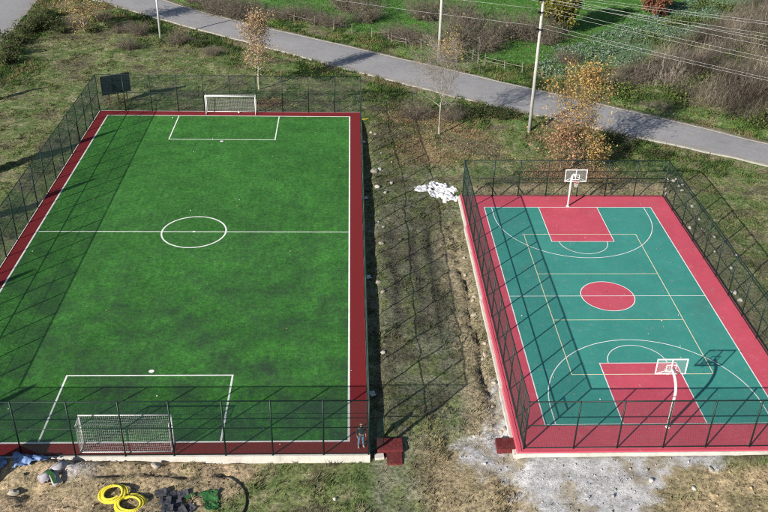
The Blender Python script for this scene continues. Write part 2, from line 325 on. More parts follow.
def H(x, y):
    x = np.asarray(x, float); y = np.asarray(y, float)
    b = -.46 + .44 * sst(20, 33, y)
    b = b + (.30 * (1 - sst(-47, -45, x)))
    b = np.where(b > 0, np.minimum(b, .05), b)
    b = b + (.24 + 0 * b) * sst(8.6, 9.4, x) * (1 - sst(20, 33, y))
    b = b + .22 * sst(-9.6, -8.5, x) * (1 - sst(8.6, 9.4, x)) * (1 - sst(-16.5, -14, y))
    b = b + .45 * np.exp(-((y - 18.2) / 1.5) ** 2) * sst(-9.5, -6, x) * (1 - sst(9, 13, x))
    n = .30 * (fbm(x * .12, y * .12, 3) - .5) + .20 * (fbm(x * .55, y * .55, 8) - .5) + .17 * (fbm(x * 1.9, y * 1.9, 12, 3) - .5)
    near = np.minimum(d_foot(x, y), d_court(x, y)); n = n * (.35 + .65 * sst(0, 1.5, near)) * sst(-.5, 2.0, d_road(x, y))
    h = b + n
    m = sst(.5, -.9, sdpoly(x, y, MOUND)); h = h + m * (.08 + .62 * (fbm(x * .8, y * 1.2, 21) - .32) + .20 * (fbm(x * 2.6, y * 2.6, 23) - .5)) - .24 * np.exp(-((y + 17.05 + .15 * np.sin(x * 1.3) + .25 * (fbm(x * 1.5, y * 0, 25) - .5)) / .16) ** 2) * sst(-33, -32, x) * (1 - sst(-25.5, -24.5, x))
    h = h + .22 * np.exp(-((x + 30.7) / 2.6) ** 2 - ((y + 16.5) / .5) ** 2) + .15 * np.exp(-((x + 33.5) / 1.5) ** 2 - ((y + 16.9) / .6) ** 2)
    h = h - .30 * trench(x, y) * (.45 + .9 * vnoise(x * 0, y * .9, 19))
    h = h - .30 * sst(-17.6, -17.3, x) * (1 - sst(-16.55, -16.1, x + .3 * (fbm(x * 0, y * .7, 90) - .5))) * (1 - sst(31, 34, y)) * sst(-16.4, -14.6, y)
    h = h + .42 * np.exp(-((x + 36.3) / 1.9) ** 2 - ((y + 16.3) / .55) ** 2)
    for cx in (-14.9, -13.2, -12.0):                                            # old furrows between the two pitches
        h = h - .10 * np.exp(-((x - cx - .12 * np.sin(y * .7)) / .28) ** 2) * sst(-6, -2, y) * (1 - sst(10, 15, y))
    t = sst(.0, 9, sdpoly(x, y, THICK) * -1); h = h + t * 1.6
    h = h + .55 * sst(2, 6, d_road(x, y)) * sst(30, 44, y) * (x > -60) * (fbm(x * .2, y * .2, 31) - .35)
    h = h - .25 * np.exp(-((d_road(x, y) - 1.4) / .7) ** 2) * sst(20, 24, y)
    h = np.where(d_road(x, y) < .2, -.12, h)
    return np.where(near < .02, np.minimum(h, -.55), h)

def mixn(a, b, t): return a + (np.asarray(b, float) - a) * t[..., None]
def ground_colour(x, y):
    wx = x + 1.4 * (fbm(x * .8, y * .8, 41) - .5); wy = y + 1.4 * (fbm(x * .8, y * .8, 47) - .5)
    n0 = fbm(x * .10, y * .10, 51); n1 = fbm(x * .45, y * .45, 53, 4); n2 = fbm(x * 1.7, y * 1.7, 57, 3)
    c = np.zeros(np.shape(x) + (3,)) + np.array([.135, .155, .060])
    c = mixn(c, (.092, .132, .043), sst(.42, .62, n1)); c = mixn(c, (.235, .215, .13), sst(.52, .70, n2) * .7)
    c = mixn(c, (.10, .09, .06), sst(.53, .68, 1 - n1) * .8)
    between = sst(-17.6, -16.8, x) * (1 - sst(-9.5, -8.6, x)) * (1 - sst(18, 26, y))
    c = mixn(c, (.165, .165, .112), between * sst(.36, .62, n1 * .6 + n2 * .4) * .85)
    c = mixn(c, (.27, .22, .145), between * sst(-11.9, -10.8, wx) * (1 - sst(8, 14, y)) * .8)
    c = mixn(c, (.32, .25, .15), between * sst(-12.5, -17, wy) * sst(-15.5, -13, wx) * .8)
    nearr = (1 - sst(-17.5, -16.2, wy)) * sst(-10, -8.2, wx); c = mixn(c, (.36, .275, .165), nearr * (.55 + .45 * sst(.4, .6, n1)))
    c = mixn(c, (.335, .255, .165), sst(.9, -.3, sdpoly(wx, wy, MOUND)) * (.6 + .4 * sst(.35, .6, n1)))
    c = mixn(c, (.17, .13, .09), np.exp(-((wy + 17.05 + .15 * np.sin(x * 1.3)) / .18) ** 2) * sst(-33, -32, x) * (1 - sst(-25.5, -24.5, x)) * .7)
    c = mixn(c, (.30, .235, .15), np.exp(-((wy - 17.4) / .9) ** 2) * sst(-9.5, -7, x) * (1 - sst(8.5, 11, x)) * .8)
    c = mixn(c, (.22, .18, .115), np.exp(-((wx - 10) / 1.3) ** 2) * (1 - sst(17, 20, y)) * .5)
    for cx in (-14.9, -13.2, -12.0): c = mixn(c, (.075, .068, .055), np.exp(-((wx - cx) / .5) ** 2) * sst(-6, -2, y) * (1 - sst(10, 15, y)) * .85)
    c = mixn(c, (.455, .448, .455), sst(.5, -.35, sdpoly(wx, wy, GRAVEL) + 1.6 * (n2 - .5)) * .95)
    c = mixn(c, (.27, .225, .15), sst(.3, -.3, sdpoly(wx, wy, GRAVEL)) * sst(.56, .68, fbm(x * .9, y * .9, 58)) * .75)
    c = mixn(c, (.36, .35, .36), np.exp(-((wx + 32.9) / .8) ** 2 - ((wy + 16.9) / .4) ** 2) * .9)
    dr = d_road(x, y); verge = sst(7, 2, dr) * sst(18, 24, y); c = mixn(c, (.085, .145, .036), verge * sst(.34, .6, n1) * .9)
    c = mixn(c, (.16, .13, .085), np.exp(-((dr - .3) / .5) ** 2) * .8)
    c = mixn(c, (.060, .165, .030), sst(2.5, -1.5, sdpoly(wx, wy, FIELD)) * (.75 + .25 * n1))
    c = mixn(c, (.10, .17, .05), sst(1, -1, sdpoly(wx, wy, FIELD)) * sst(.55, .72, n2) * .7)
    c = mixn(c, (.085, .15, .075), sst(1, -.6, sdpoly(wx, wy, CABBAGE)) * .85)
    c = mixn(c, (.135, .112, .082), sst(1, -2, sdpoly(wx, wy, THICK)) * (.55 + .3 * n1))
    c = mixn(c, (.22, .14, .085), sst(1.6, -1.6, sdpoly(wx, wy, LEAFP)) * sst(.40, .60, n1) * .6)
    c = mixn(c, (.27, .15, .07), np.exp(-((wx - 2.4) / 2.6) ** 2 - ((wy - 21.6) / 2.2) ** 2) * .8)
    return np.clip(c, .01, .9)

def axis(fine0, fine1, step, mid0, mid1, mstep, end):
    a = list(np.arange(fine0, fine1 + 1e-6, step)); b = list(np.arange(a[-1] + mstep, mid1, mstep)); c = list(np.arange(fine0 - mstep, mid0, -mstep))[::-1]
    o = c + a + b; s = mstep
    while o[-1] < end: s *= 1.35; o.append(o[-1] + s)
    s = mstep
    while o[0] > -end: s *= 1.35; o.insert(0, o[0] - s)
    return np.array(o)
xs = axis(-48, 17, .24, -72, 48, .5, 700); ys = axis(-23, 40, .24, -40, 92, .45, 700)
# extra vertex rows right at the slab edges keep the soil from cutting through the kerbs
X, Y = np.meshgrid(xs, ys); Z = H(X, Y)
far = np.maximum(np.abs(X + 15) - 75, np.abs(Y - 30) - 75); Z = Z + sst(0, 300, far) * 14 * fbm(X * .006, Y * .006, 71)
nx, ny = len(xs), len(ys); I = (np.arange(ny - 1)[:, None] * nx + np.arange(nx - 1)[None]).ravel()
me = np_mesh('ground', np.stack([X, Y, Z], -1).reshape(-1, 3), np.stack([I, I + 1, I + nx + 1, I + nx], -1), ground_colour(X, Y).reshape(-1, 3), True)
ca = np.zeros(X.size * 4, np.float32); me.color_attributes['Col'].data.foreach_get('color', ca); ca = ca.reshape(-1, 4); ca[:, 3] = 1 - .85 * sst(.4, -.3, sdpoly(X, Y, GRAVEL)).ravel(); me.color_attributes['Col'].data.foreach_set('color', ca.ravel())
tag(link_mesh('ground', me, M['ground']), kind='structure')

# ------------------------------------------------------------------ roads
def densify(P, step=1.0):
    out = []
    P = [Vector(p) for p in P]
    for i in range(len(P) - 1):
        p0 = P[max(i - 1, 0)]; p1 = P[i]; p2 = P[i + 1]; p3 = P[min(i + 2, len(P) - 1)]; n = max(2, int((p2 - p1).length / step))
        for k in range(n):
            t = k / n; out.append(.5 * ((2 * p1) + (p2 - p0) * t + (2 * p0 - 5 * p1 + 4 * p2 - p3) * t * t + (3 * p1 - p0 - 3 * p2 + p3) * t ** 3))
    out.append(P[-1]); return out
def road(name, E1, E2, z, kerbs=(1, 1)):
    n = 160; root = empty(name); tag(root, kind='structure')
    def resample(E):
        D = densify(E, .8); L = [0]
        for a, b in zip(D[:-1], D[1:]): L.append(L[-1] + (b - a).length)
        t = np.linspace(0, L[-1], n); return np.stack([np.interp(t, L, [d.x for d in D]), np.interp(t, L, [d.y for d in D])], 1)
    A, B = resample(E1), resample(E2); V = []
    k = np.array([0, .05, .15, .5, .85, .95, 1])
    for i in range(n):
        for t in k: p = A[i] * (1 - t) + B[i] * t; V.append((p[0], p[1], z + .05 * (1 - (2 * t - 1) ** 2)))
    F = [(i * 7 + j, (i + 1) * 7 + j, (i + 1) * 7 + j + 1, i * 7 + j + 1) for i in range(n - 1) for j in range(6)]
    o = MB().add(V, F).build('asphalt', M['asphalt'], root)
    at = o.data.attributes.new('across', 'FLOAT', 'POINT'); at.data.foreach_set('value', np.tile(np.abs(2 * k - 1), n).astype(np.float32))
    for E, O, use in ((A, B, kerbs[0]), (B, A, kerbs[1])):
        if not use: continue
        V = []
        for i in range(n):
            d = (E[i] - O[i]); d /= np.linalg.norm(d); w = .26 + .12 * math.sin(i * 1.7) * math.sin(i * .31)
            q0 = E[i] - d * .02; q1 = E[i] + d * w
            for q, zz in ((q0, z - .2), (q0, z + .045), (q1, z + .03), (q1, z - .25)): V.append((q[0], q[1], zz))
        F = [(i * 4 + j, i * 4 + j + 1, (i + 1) * 4 + j + 1, (i + 1) * 4 + j) for i in range(n - 1) for j in range(3)]
        MB().add(V, F).build('kerb', M['kerb'], root)
    return root
road('road', ROAD_S, ROAD_N, .0)
road('side_road', LANE_E, LANE_W, -.004, (1, 1))

# ------------------------------------------------------------------ football pitch
def sheet(x0, x1, y0, y1, z): return MB().add([(x0, y0, z), (x1, y0, z), (x1, y1, z), (x0, y1, z)], [(0, 1, 2, 3)])
PW, PL = 12.294, 24.317
pitch = empty('football_pitch', (FC[0], FC[1], 0), FR); tag(pitch, kind='structure')
MB().box(((FOX0 + FOX1) / 2, (FOY0 + FOY1) / 2, -.6), (FOX1 - FOX0, FOY1 - FOY0, 1.19)).build('concrete_base', M['concrete'], pitch)
sheet(FOX0 + .12, FOX1 - .12, FOY0 + .14, FOY1 - .12, .0).build('red_turf_surround', M['track'], pitch)
sheet(-PW, PW, -PL, PL, .006).build('green_turf', M['turf'], pitch)
def fline(pts, w=.10, closed=False): return MB().flat(pts, w, .011, closed).build('line_marking', M['turfwhite'], pitch)
fline([(-PW + .06, -PL + .06), (PW - .06, -PL + .06), (PW - .06, PL - .06), (-PW + .06, PL - .06)], .13, True)
fline([(-PW + .14, 0), (PW - .14, 0)], .10)
MB().flat([(2.504 * math.cos(a), 2.504 * math.sin(a)) for a in np.linspace(0, 2 * math.pi, 64, endpoint=False)], .13, .014, True).build('line_marking', M['turfwhite'], pitch)
AW, AL = 5.06, 6.08
for s in (-1, 1):
    fline([(-AW, s * (PL - .14)), (-AW, s * (PL - AL)), (AW, s * (PL - AL)), (AW, s * (PL - .14))], .11)
    MB().add([(.17 * math.cos(a), s * (PL - 6.5) + .17 * math.sin(a), .012) for a in np.linspace(0, 6.28, 12, endpoint=False)], [tuple(range(12))]).build('penalty_spot', M['turfwhite'], pitch)
MB().add([(.13 * math.cos(a), .13 * math.sin(a), .019) for a in np.linspace(0, 6.28, 12, endpoint=False)], [tuple(range(12))]).build('centre_spot', M['turfwhite'], pitch)

# ------------------------------------------------------------------ basketball court
court = empty('basketball_court'); tag(court, kind='structure')
CW, CL = 7.065, 13.672
MB().box(((COX0 + COX1) / 2, (COY0 + COY1) / 2, -.6), (COX1 - COX0 - .1, COY1 - COY0 - .1, 1.188)).build('concrete_base', M['concrete'], court)
sheet(COX0 + .16, COX1 - .16, COY0 + .16, COY1 - .16, .0).build('red_surround', M['red'], court)
sheet(-CW, CW, -CL, CL, .004).build('green_floor', M['green'], court)
KW, KL = 2.475, 5.834
for s in (-1, 1):
    sheet(-KW, KW, min(s * CL, s * (CL - KL)), max(s * CL, s * (CL - KL)), .008).build('red_key_area', M['red'], court)
MB().add([(1.9 * math.cos(a), 1.9 * math.sin(a), .008) for a in np.linspace(0, 2 * math.pi, 64, endpoint=False)], [tuple(range(64))]).build('red_centre_circle', M['red'], court)
def cline(pts, w=.055, closed=False, z=.013, m='white'): return MB().flat(pts, w, z, closed).build('line_marking', M[m], court)
cline([(-CW, -CL), (CW, -CL), (CW, CL), (-CW, CL)], .075, True)
cline([(-CW + .03, 0), (CW - .03, 0)], .06, z=.0145)
cline([(1.9 * math.cos(a), 1.9 * math.sin(a)) for a in np.linspace(0, 2 * math.pi, 72, endpoint=False)], .07, True, .016)
for s in (-1, 1):
    cline([(-KW, s * (CL - .035)), (-KW, s * (CL - KL)), (KW, s * (CL - KL)), (KW, s * (CL - .035))], .065, z=.0145)
    cline([(1.9 * math.cos(a), s * (CL - KL - 1.9 * math.sin(a))) for a in np.linspace(.02, math.pi - .02, 36)], .06, z=.016)
    cline([(-6.45, s * (CL - .04)), (-6.45, s * (CL - 1.6))] + [(-6.45 * math.cos(a), s * (CL - 1.6 - 6.75 * math.sin(a))) for a in np.linspace(.06, math.pi - .06, 60)] + [(6.45, s * (CL - 1.6)), (6.45, s * (CL - .04))], .065, z=.016)
cline([(-4.5, -9), (4.5, -9), (4.5, 9), (-4.5, 9)], .065, True, .0175, 'yellow')
for y in (-3, 3): cline([(-4.47, y), (4.47, y)], .065, False, .0175, 'yellow')
# painted kerb round the slab: the left one steps down in three lengths towards the camera
def kerb(x0, x1, y0, y1, top, m, name='kerb'): return MB().box(((x0 + x1) / 2, (y0 + y1) / 2, top - .6), (x1 - x0, y1 - y0, 1.2)).build(name, M[m], court, bevel=.012)
for y0, y1, t, w in ((10.6, 15.95, .018, .14), (-.05, 10.6, .022, .24), (-10.0, -.05, .026, .32), (-15.95, -10.0, .03, .42)):
    kerb(-8.80 - w * .55, -8.80, y0 + .004, y1 - .004, t, 'pink'); kerb(-8.80 - w * .55 - .13 - .3 * (w - .16), -8.80 - w * .55 - .004, y0 + .003, y1 - .003, t - .10 - .04 * (w - .16) / .08, 'concrete', 'concrete_footing')
kerb(-8.92, 8.9, -15.96, -15.80, .016, 'red'); kerb(-9.12, 8.9, -16.05, -15.964, -.03, 'concrete', 'concrete_footing'); kerb(8.74, 8.90, -15.79, 15.79, .014, 'red'); kerb(-8.9, 8.9, 15.80, 15.95, .014, 'red')

# ------------------------------------------------------------------ chain-link fences
def link_panel(w, h, pitch_=.066, r=.0036):
    P0 = []; P1 = []
    for sg in (1, -1):
        for k in np.arange(-h, w, pitch_ * 1.0):
            a = np.array([k, 0.]); b = np.array([k + h, h]); t0 = max(0, -k / h); t1 = min(1, (w - k) / h)
            if t1 - t0 < .01: continue
            p, q = a + (b - a) * t0, a + (b - a) * t1; n = max(1, int((t1 - t0) * h / .55))
            for i in range(n):
                u0, u1 = p + (q - p) * i / n, p + (q - p) * (i + 1) / n
                fx = lambda u: (u[0] if sg > 0 else w - u[0]) - w / 2
                P0.append((fx(u0), .002 * sg, u0[1])); P1.append((fx(u1), .002 * sg, u1[1]))
    V, F = segs(P0, P1, r, r, 3); return np_mesh('mesh_panel', V, F)
def rod(name, p, q, r, mat, parent, n=8): return MB().tube([p, q], r, n).build(name, mat, parent, smooth=True)
def chain_fence(root, sides, h, z0, pw, fm, mm, rails, post_r=.046, skip=(), wire_r=.0036):
    """sides: lists of local post positions; corners are shared."""
    pm = link_panel(pw, h - .12, r=wire_r); pmesh = MB().tube([(0, 0, z0), (0, 0, h + .03)], post_r, 8).mesh('post', True); cap = None
    posts = set()
    for si, S in enumerate(sides):
        for p in S:
            k = (round(p[0], 2), round(p[1], 2))
            if k in posts: continue
            posts.add(k); link_mesh('post', pmesh, fm, root, (p[0], p[1], 0))
        for i, (a, b) in enumerate(zip(S[:-1], S[1:])):
            d = Vector((b[0] - a[0], b[1] - a[1])); mid = ((a[0] + b[0]) / 2, (a[1] + b[1]) / 2)
            if (si, i) in skip: 
                continue
            link_mesh('mesh_panel', pm, mm, root, (mid[0], mid[1], .06), (0, 0, math.atan2(d.y, d.x)), ((d.length - .05) / pw, 1, 1))
        for zr, rr in rails:
            rod('top_rail' if zr == h else 'rail' if rr > .012 else 'tension_wire', (*S[0], zr), (*S[-1], zr), rr, fm, root, 6)
def lin(a, b, n): return [(a[0] + (b[0] - a[0]) * i / n, a[1] + (b[1] - a[1]) * i / n) for i in range(n + 1)]

ff = empty('pitch_fence', (FC[0], FC[1], 0), FR)
tag(ff, 'tall dark green chain-link fence round the artificial turf football pitch', 'fence')
fx0, fx1, fy0, fy1 = FOX0 + .07, FOX1 - .09, FOY0 + .08, FOY1 - .07
nearp = [(fx0, fy0)] + [(x, fy0) for x in (-10.85, -8.25, -5.6, -2.70, .0, 2.65, 5.47, 8.05, 10.85)] + [(fx1, fy0)]
chain_fence(ff, [nearp, lin((fx1, fy0), (fx1, fy1), 19), lin((fx1, fy1), (fx0, fy1), 10), lin((fx0, fy1), (fx0, fy0), 19)], 3.82, -.02, 2.68, M['fence'], M['mesh'], ((3.82, .034), (1.95, .026), (2.95, .010), (.06, .022)), skip={(1, 0)})
# the panel beside the near right corner is an open gate
gw = 51.0 / 19 - 1.15
gate = empty('gate', (fx1, fy0 + .06, 0), math.radians(38), ff)
g = MB()
for x in (.03, 1.06): g.tube([(x, 0, .06), (x, 0, 2.12)], .024, 6)
for z in (.08, 1.1, 2.1): g.tube([(.03, 0, z), (1.06, 0, z)], .02, 6)
g.build('gate_frame', M['fence'], gate, smooth=True)
link_mesh('mesh_panel', link_panel(1.0, 2.0), M['mesh'], gate, (.545, 0, .08))
link_mesh('mesh_panel', link_panel(1.15, 1.5), M['mesh'], ff, (fx1, fy0 + .62, 2.2), (0, 0, math.pi / 2))
link_mesh('mesh_panel', link_panel(1.5, 3.6), M['mesh'], ff, (fx1, fy0 + 1.97, .06), (0, 0, math.pi / 2), (.95, 1, 1))
rod('post', (fx1, fy0 + 1.2, 0), (fx1, fy0 + 1.2, 3.8), .03, M['fence'], ff); rod('lintel', (fx1, fy0, 2.16), (fx1, fy0 + 1.2, 2.16), .022, M['fence'], ff)

cf = empty('court_fence')
tag(cf, 'black-green chain-link fence round the red and green basketball court', 'fence')
cx0, cx1, cy0, cy1 = -8.66, 8.72, -15.66, 15.72
cnear = [(cx0, cy0)] + [(x, cy0) for x in (-5.84, -3.37, -.74, 1.69, 4.22, 6.5)] + [(cx1, cy0)]
cfar = [(cx1, cy1)] + [(x, cy1) for x in (6.16, 3.63, 1.18, -1.5, -3.89, -6.1)] + [(cx0, cy1)]
chain_fence(cf, [cnear, lin((cx1, cy0), (cx1, cy1), 12), cfar, lin((cx0, cy1), (cx0, cy0), 12)], 3.37, 0, 2.5, M['fence'], M['mesh'], ((3.37, .040), (1.7, .032), (.06, .026)), skip={(3, 11)}, wire_r=.0025)
gate = empty('gate', (cx0, cy0 + 1.15, 0), math.radians(-88), cf)
g = MB()
for x in (.03, 1.06): g.tube([(x, 0, .06), (x, 0, 2.12)], .024, 6)
for z in (.08, 1.1, 2.1): g.tube([(.03, 0, z), (1.06, 0, z)], .02, 6)
g.build('gate_frame', M['fence'], gate, smooth=True)
link_mesh('mesh_panel', link_panel(1.0, 2.0), M['mesh'], gate, (.545, 0, .08))
link_mesh('mesh_panel', link_panel(1.15, 1.1), M['mesh'], cf, (cx0, cy0 + .6, 2.2), (0, 0, math.pi / 2))
link_mesh('mesh_panel', link_panel(1.4, 3.2), M['mesh'], cf, (cx0, cy0 + 1.9, .06), (0, 0, math.pi / 2))
rod('post', (cx0, cy0 + 1.2, 0), (cx0, cy0 + 1.2, 3.35), .03, M['fence'], cf); rod('lintel', (cx0, cy0, 2.16), (cx0, cy0 + 1.2, 2.16), .022, M['fence'], cf)

# ------------------------------------------------------------------ goals
def net_lines(quad, nu, nv, sag=0.0, wob=0.0):
    """quad corners a,b,c,d (u from a to b, v from a to d); returns segments"""
    a, b, c, d = [np.array(q, float) for q in quad]
    U = np.linspace(0, 1, nu + 1); V = np.linspace(0, 1, nv + 1)
    u, v_ = np.meshgrid(U, V, indexing='ij'); u = u[..., None]; v_ = v_[..., None]
    P = a * (1 - u) * (1 - v_) + b * u * (1 - v_) + c * u * v_ + d * (1 - u) * v_
    nrm = np.cross(b - a, d - a); nrm /= np.linalg.norm(nrm)
    bell = 4 * v_ * (1 - v_) * (.6 + .4 * np.sin(u * 9 + 1)); P = P + nrm * bell * wob; P[..., 2:3] -= sag * 4 * v_ * (1 - v_) * (.7 + .3 * np.sin(u * 7))
    s0 = np.concatenate([P[:-1].reshape(-1, 3), P[:, :-1].reshape(-1, 3)]); s1 = np.concatenate([P[1:].reshape(-1, 3), P[:, 1:].reshape(-1, 3)])
    return s0, s1
def make_goal(label):
    root = empty('football_goal'); tag(root, label, 'goal')
    w, h, d = 2.5, 2.0, .78
    for s in (-1, 1): rod('goal_post', (s * w, 0, 0), (s * w, 0, h), .045, M['whitemetal'], root, 10)
    rod('crossbar', (-w - .045, 0, h), (w + .045, 0, h), .05, M['whitemetal'], root, 10)
    for s in (-1, 1):
        rod('back_upright', (s * w, -d, 0), (s * w, -d, h - .08), .022, M['whitemetal'], root); rod('side_bar', (s * w, 0, .04), (s * w, -d, .04), .026, M['whitemetal'], root)
        rod('roof_bar', (s * w, 0, h), (s * w, -d, h - .08), .022, M['whitemetal'], root)
    rod('ground_bar', (-w, -d, .04), (w, -d, .04), .03, M['whitemetal'], root)
    S = [net_lines([(-w, -d, .05), (w, -d, .05), (w, -d, h - .1), (-w, -d, h - .1)], 46, 18, .0, .10), net_lines([(-w, 0, h), (w, 0, h), (w, -d, h - .1), (-w, -d, h - .1)], 46, 7, .14)]
    for s in (-1, 1): S.append(net_lines([(s * w, 0, .05), (s * w, -d, .05), (s * w, -d, h - .1), (s * w, 0, h)], 7, 18, 0, .05))
    V, F = segs(np.concatenate([a for a, b in S]), np.concatenate([b for a, b in S]), .0042, .0042, 3)
    link_mesh('net', np_mesh('net', V, F), M['net'], root); return root
gA = make_goal('white football goal with net at the near end of the turf pitch'); gA.location = fb_world(-.02, -PL + .02, .012); gA.rotation_euler.z = FR
gB = make_goal('white football goal at the far end below the young autumn tree'); gB.location = fb_world(.15, PL + .25, .012); gB.rotation_euler.z = math.pi + FR
for g_ in (gA, gB): g_['group'] = 'football goals'
ballr = .11
ball = MB()
for i in range(7):
    for j in range(12):
        a, b = math.pi * i / 6, 2 * math.pi * j / 12; ball.v.append((ballr * math.sin(a) * math.cos(b), ballr * math.sin(a) * math.sin(b), ballr * math.cos(a)))
for i in range(6):
    for j in range(12): ball.f.append((i * 12 + j, (i + 1) * 12 + j, (i + 1) * 12 + (j + 1) % 12, i * 12 + (j + 1) % 12))
tag(ball.build('football', M['whitemetal'], loc=fb_world(.9, PL + .72, ballr + .003), smooth=True), 'small white ball lying inside the far goal', 'ball')

# ------------------------------------------------------------------ basketball hoops
def make_hoop(label, y, facing):
    root = empty('basketball_hoop', (.05, y, .01), 0 if facing > 0 else math.pi); tag(root, label, 'hoop', 'basketball hoops')
    rod('base_plate', (0, 0, 0), (0, 0, .03), .15, M['whitemetal'], root, 12)
    pts = [(0, 0, .03), (0, 0, 2.35)] + [(0, .95 * (1 - math.cos(a)), 2.35 + .95 * math.sin(a)) for a in np.linspace(.15, 1.25, 8)]; pts.append((0, 1.20, 3.36))
    MB().tube(pts, [.085] * 2 + [.083] * 9, 12).build('curved_pole', M['whitemetal'], root, smooth=True)
    by = 1.25
    fr = MB()
    for z in (2.93, 3.95): fr.box((0, by, z), (1.8, .05, .06))
    for x in (-.87, .87): fr.box((x, by, 3.44), (.06, .05, .962))
    fr.build('backboard_frame', M['whitemetal'], root)
    MB().box((0, by + .005, 3.44), (1.68, .015, .958)).build('backboard', M['glass'], root)
    sq = MB()
    for z in (3.09, 3.52): sq.box((0, by + .02, z), (.60, .012, .05))
    for x in (-.275, .275): sq.box((x, by + .02, 3.305), (.05, .012, .38))
    sq.build('target_square', M['whitemetal'], root)
    rod('support_beam', (0, by - .03, 2.96), (0, by - .03, 3.92), .04, M['whitemetal'], root)
    for x, z in ((-.8, 2.98), (.8, 2.98)): rod('brace', (0, 1.16, 3.35), (x, by - .03, z), .018, M['whitemetal'], root, 6)
    ry = by + .40; ring = [(.225 * math.cos(a), ry + .225 * math.sin(a), 3.05) for a in np.linspace(0, 2 * math.pi, 24, endpoint=False)]
    rim = MB().tube(ring, .014, 6, closed=True); rim.box((0, by + .10, 3.05), (.14, .16, .03)); rim.build('rim', M['rim'], root, smooth=True)
    P0 = []; P1 = []
    def npnt(a, k): r = .225 - .10 * (k / 4) ** .6; return (r * math.cos(a), ry + r * math.sin(a), 3.05 - .11 * k)
    for k in range(4):
        for j in range(12):
            a = 2 * math.pi * (j + .5 * (k % 2)) / 12
            for sg in (-1, 1): P0.append(npnt(a, k)); P1.append(npnt(a + sg * math.pi / 12, k + 1))
    V, F = segs(P0, P1, .007, .007, 3); link_mesh('net', np_mesh('net', V, F), M['net'], root)
    return root
make_hoop('white basketball hoop with clear backboard at the near end of the court', -13.95, 1)
make_hoop('white basketball hoop with clear backboard at the far end below the orange tree', 13.88, -1)

# ------------------------------------------------------------------ dark panel behind the far left pitch corner
z0 = float(H(-42.2, 36.6)); sb = empty('scoreboard', (-42.17, 36.62, z0), math.atan2(.96, 1.62)); tag(sb, 'blank dark navy board on rusty posts behind the far left pitch corner', 'board')
b = MB().box((-.12, 0, 2.28 - z0), (2.95, .12, 1.96)).build('panel', M['panel'], sb, bevel=.02)
fr = MB()
for z in (1.32, 3.24): fr.box((-.12, -.002, z - z0), (2.99, .15, .05))
for x in (-1.60, 1.36): fr.box((x, -.002, 2.28 - z0), (.05, .15, 1.87))
fr.build('panel_frame', M['dark'], sb)
for x in (-.94, -.0, .94): MB().box((x, .11, 1.5 - z0 / 2), (.09, .09, 3.3)).build('post', M['rust'], sb)
for z in (1.7, 2.9): MB().box((-.12, .175, z - z0), (2.6, .04, .07)).build('back_rail', M['rust'], sb)

# ------------------------------------------------------------------ poles and wires
def utility_pole(x, y, h, r0, r1, label, arms, rz, mat='pole'):
    z = float(H(x, y)) - .15; root = empty('utility_pole', (x, y, z), rz); tag(root, label, 'utility pole')
    MB().tube([(0, 0, 0), (0, 0, h * .5), (0, 0, h)], [r0, (r0 + r1) / 2, r1], 12).build('shaft', M[mat], root, smooth=True)
    for za, w in arms:
        MB().box((0, r1 + .09, za), (w, .11, .11)).build('crossarm', M['dark'], root); MB().box((0, 0, za - .02), (r1 * 3.3, r1 * 3.3, .14)).build('arm_clamp', M['dark'], root)
        for k in (-.46, -.16, .16, .46):
            MB().tube([(k * w, r1 + .09, za + .05), (k * w, r1 + .09, za + .13), (k * w, r1 + .09, za + .17), (k * w, r1 + .09, za + .26)], [.02, .055, .07, .03], 8).build('insulator', M['ceramic'], root, smooth=True)
    return root
utility_pole(-.37, 30.3, 14.2, .185, .115, 'tall pale concrete power pole with two dark crossarms beside the orange tree', ((13.25, 1.3), (12.1, 1.3), (10.5, 1.3)), math.radians(62))
utility_pole(-7.6, 51.6, 11.0, .20, .13, 'pale round power pole on the far verge of the road behind the bare tree', ((9.9, 1.2),), math.radians(60))
utility_pole(-41.9, 59.4, 9.0, .15, .09, 'slim grey metal pole on the near verge at the top left', (), 0, 'galv')
def wire(p, q, sag, label, r=.0085):
    p, q = Vector(p), Vector(q); n = 26; pts = [p.lerp(q, i / n) - Vector((0, 0, sag * 4 * (i / n) * (1 - i / n))) for i in range(n + 1)]
    o = MB().tube([a - p for a in pts], r, 4).build('power_line', M['wire'], loc=p, smooth=True); tag(o, label, 'power line', 'overhead power lines')
# arm ends of the tall pole
ca, sa = math.cos(math.radians(62)), math.sin(math.radians(62))
def arm(k, z, w=1.3): 
    lx, ly = k * w, .205; return (-.37 + lx * ca - ly * sa, 30.3 + lx * sa + ly * ca, z + .08 )
A_hi, A_lo = [arm(k, 12.1) for k in (-.46, -.16, .16, .46)], [arm(k, 10.5) for k in (-.46, -.16, .16, .46)]
A_top = [arm(k, 13.25) for k in (-.46, -.16, .16, .46)]
wire(A_top[0], (62, -6.5, 11.6), .9, 'outer topmost wire running right from the tall concrete pole'); wire(A_top[3], (63.3, -5.2, 11.7), .9, 'inner topmost wire running right from the tall concrete pole')
wire(A_hi[0], (62, -6.5, 9.9), .9, 'outer middle wire running right from the tall concrete pole'); wire(A_hi[3], (63.3, -5.2, 9.6), .9, 'inner middle wire running right from the tall concrete pole')
wire(A_lo[0], (62, -6.5, 8.4), .9, 'outer lower wire running right from the tall concrete pole'); wire(A_lo[3], (63.3, -5.2, 7.6), .9, 'inner lower wire running right from the tall concrete pole')
wire(A_hi[1], (-64, 68.8, 11.6), .8, 'upper wire running left from the tall concrete pole'); wire(A_lo[1], (-64, 68.8, 9.9), .8, 'lower wire running left from the tall concrete pole')
